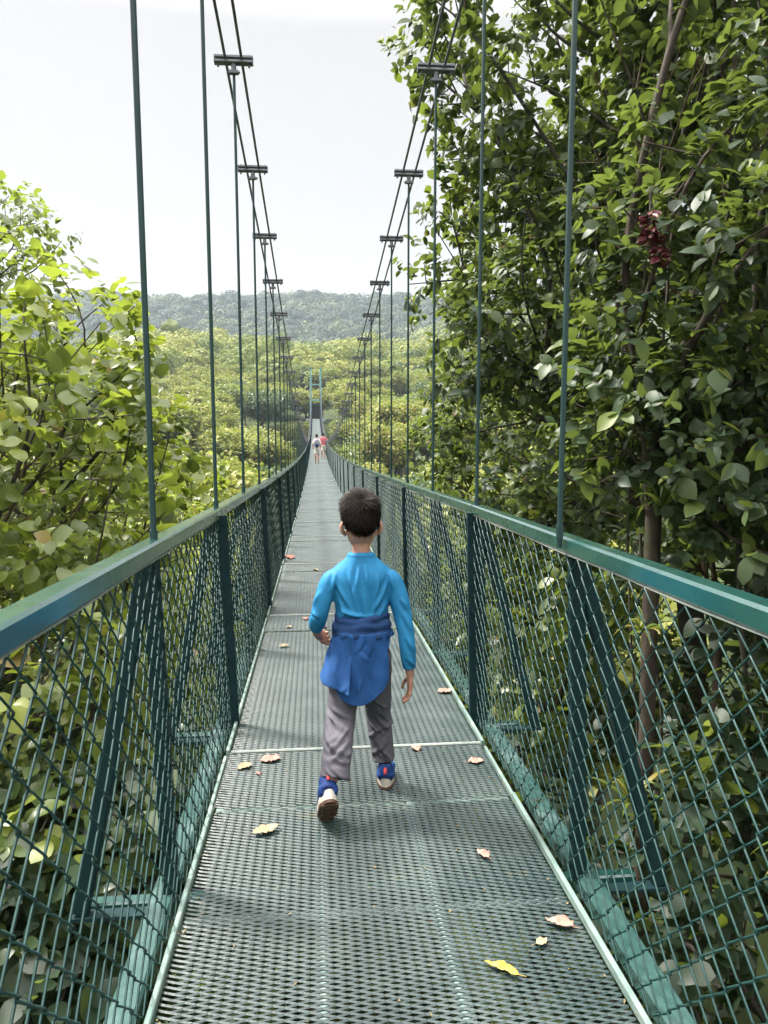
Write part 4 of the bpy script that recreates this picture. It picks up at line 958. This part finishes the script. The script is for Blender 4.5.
M['pack'] = flat_mat('grey_backpack_cloth', [(.3, (.16, .16, .2)), (.7, (.24, .24, .29))], 8)
M['pink'] = flat_mat('pink_red_cloth', [(.3, (.45, .10, .13)), (.7, (.58, .17, .2))], 8)
walker(.10, 47.5, M['pale_cloth'], M['pale_cloth'], 'distant walker in pale clothes with a grey backpack far down the bridge', pack=M['pack'])
walker(.54, 53, M['pink'], M['pale_cloth'], 'distant walker in a red top with one arm over the right handrail', arm=1)

# ------------------------------------------------------------------ fallen leaves on the deck
M['dry_pink'] = noisy('dry_pink_leaf', [(.3, (.26, .13, .10)), (.7, (.40, .25, .20))], 40, (.5, .7))
M['dry_tan'] = noisy('dry_tan_leaf', [(.3, (.22, .17, .09)), (.7, (.37, .31, .20))], 40, (.5, .7))
M['dry_yellow'] = noisy('dry_yellow_leaf', [(.3, (.36, .24, .03)), (.6, (.46, .33, .06)), (.8, (.38, .3, .16))], 40, (.5, .7))
M['dry_red'] = noisy('dry_red_leaf', [(.3, (.26, .07, .045)), (.7, (.38, .14, .09))], 40, (.5, .7))
def fallen(x, y, L, W, rz, mk, label, seed, curl=.25, extra=0):
    rng = np.random.default_rng(seed); t_ = np.linspace(0, 1, 12); hw = W*np.sin(np.pi*t_**.85)**.9*(1+.10*rng.normal(size=12)); hw[0] = hw[-1] = .0008
    zz = .008 + .6*curl*L*(t_-.5)**2 + .002*rng.normal(size=12); cx = .08*L*np.sin(t_*3)
    V = np.stack([np.stack([cx-hw, (t_-.5)*L, zz+abs(hw)*.35*(1+rng.random(12)*.6)], -1), np.stack([cx, (t_-.5)*L, zz], -1), np.stack([cx+hw*(1+.1*rng.normal(size=12)), (t_-.5)*L, zz+abs(hw)*.25*(1+rng.random(12))], -1)], 1).reshape(-1, 3)
    q = np.array([(3*i+a, 3*i+a+1, 3*i+a+4, 3*i+a+3) for i in range(11) for a in (0, 1)])
    mb_ = MB(); mb_.add(V, q); tube(mb_, [(cx[0], -.5*L-.02, zz[0]+.003), (cx[0], -.5*L, zz[0])], .0010, 5)
    o = mb_.build('fallen_leaf', M[mk], None, (x, y, float(dz(y))+.004), smooth=True); o.rotation_euler = (0, 0, rz)
    md = o.modifiers.new('thick', 'SOLIDIFY'); md.thickness = .0008
    return tag(o, label, 'leaf', 'fallen leaves on the deck')
fallen(-.195, 2.66, .105, .026, rad(-62), 'dry_tan', 'long tan leaf lying left of the boy’s raised heel'.replace('’', "'"), 1)
fallen(-.323, 3.245, .075, .026, rad(-50), 'dry_tan', 'oval yellowish-tan leaf beside the pink leaf left of the boy', 2)
fallen(-.215, 3.31, .095, .034, rad(-75), 'dry_pink', 'ragged pink leaf just behind the white seam left of the boy', 3, .35)
fallen(-.262, 3.165, .03, .012, rad(30), 'dry_pink', 'tiny pink leaf scrap between the tan and pink leaves', 4)
fallen(.696, 3.20, .075, .026, rad(-80), 'dry_pink', 'pinkish leaf near the right edge just past the short deck sheet', 5, .3)
fallen(.445, 3.37, .06, .022, rad(20), 'dry_pink', "small curled pink leaf on the seam right of the boy's planted shoe", 6, .5)
fallen(.73, 4.22, .10, .03, rad(-70), 'dry_pink', "curled pinkish leaf at the right deck edge beyond the boy's hand", 7, .35)
fallen(.553, 2.41, .062, .020, rad(25), 'dry_pink', 'pale pink leaf alone on the grating right of centre', 8, .5)
fallen(.690, 2.005, .085, .024, rad(58), 'dry_pink', 'largest pink leaf near the right deck edge above the small tan one', 9, .4)
fallen(.615, 1.935, .04, .014, rad(-60), 'dry_tan', 'small tan leaf beside the largest pink leaf', 10, .4)
fallen(.475, 1.83, .10, .016, rad(52), 'dry_yellow', 'twisted yellow leaf nearest the camera', 11, .3)
fallen(-.37, 10.0, .26, .06, rad(20), 'dry_red', 'rusty red leaf lying against the far left deck edge', 12, .2)
fallen(-.239, 5.37, .08, .022, rad(-70), 'dry_tan', "pale leaf on the deck below the boy's left hand", 13)
fallen(-.10, 6.25, .08, .026, rad(10), 'dry_pink', "pink leaf beyond the second seam near the boy's left elbow", 14)
fallen(-.225, 5.95, .055, .024, rad(70), 'dry_tan', 'pale leaf lying on the short sheet of the second seam', 15)
fallen(-.02, 8.9, .09, .03, rad(40), 'dry_tan', 'tan leaf on the pale deck left of the boy\'s shoulder', 16)

rng = np.random.default_rng(19); mb = MB(); n = 260; yy = 1.2+rng.random(n)**1.6*12; xx = DC+(rng.random(n)-.5)*1.14
xx = np.where(rng.random(n) < .45, DC+np.sign(xx-DC)*(.585-.05*rng.random(n)**2), xx)
leaves(mb, np.stack([xx, yy, dz(yy)+.006], -1), rvec(rng, n)*[1, 1, .1], rvec(rng, n)*.4+[0, 0, 1], .006+.014*rng.random(n)**2, .002+.005*rng.random(n), rng, rng.random(n), True)
tag(mb.build('debris', noisy('leaf_crumbs', [(.3, (.10, .07, .03)), (.55, (.25, .2, .1)), (.75, (.12, .14, .04))], 3, (.7, .9)), smooth=True), kind='stuff')

# ------------------------------------------------------------------ haze
hz_m = bpy.data.materials.new('valley_haze'); hz_m.use_nodes = True; nt_ = hz_m.node_tree; nt_.nodes.clear()
o_ = nt_.nodes.new('ShaderNodeOutputMaterial'); pv = nt_.nodes.new('ShaderNodeVolumePrincipled')
pv.inputs['Color'].default_value = (.72, .84, 1, 1); pv.inputs['Density'].default_value = HAZE; pv.inputs['Anisotropy'].default_value = .2
nt_.links.new(pv.outputs[0], o_.inputs['Volume'])
if HAZE > 0:
    mb = MB(); bx(mb, (-2100, -110, -80), (2100, 3000, 190)); tag(mb.build('haze', hz_m), 'thin pale haze filling the valley', 'haze', kind='stuff')
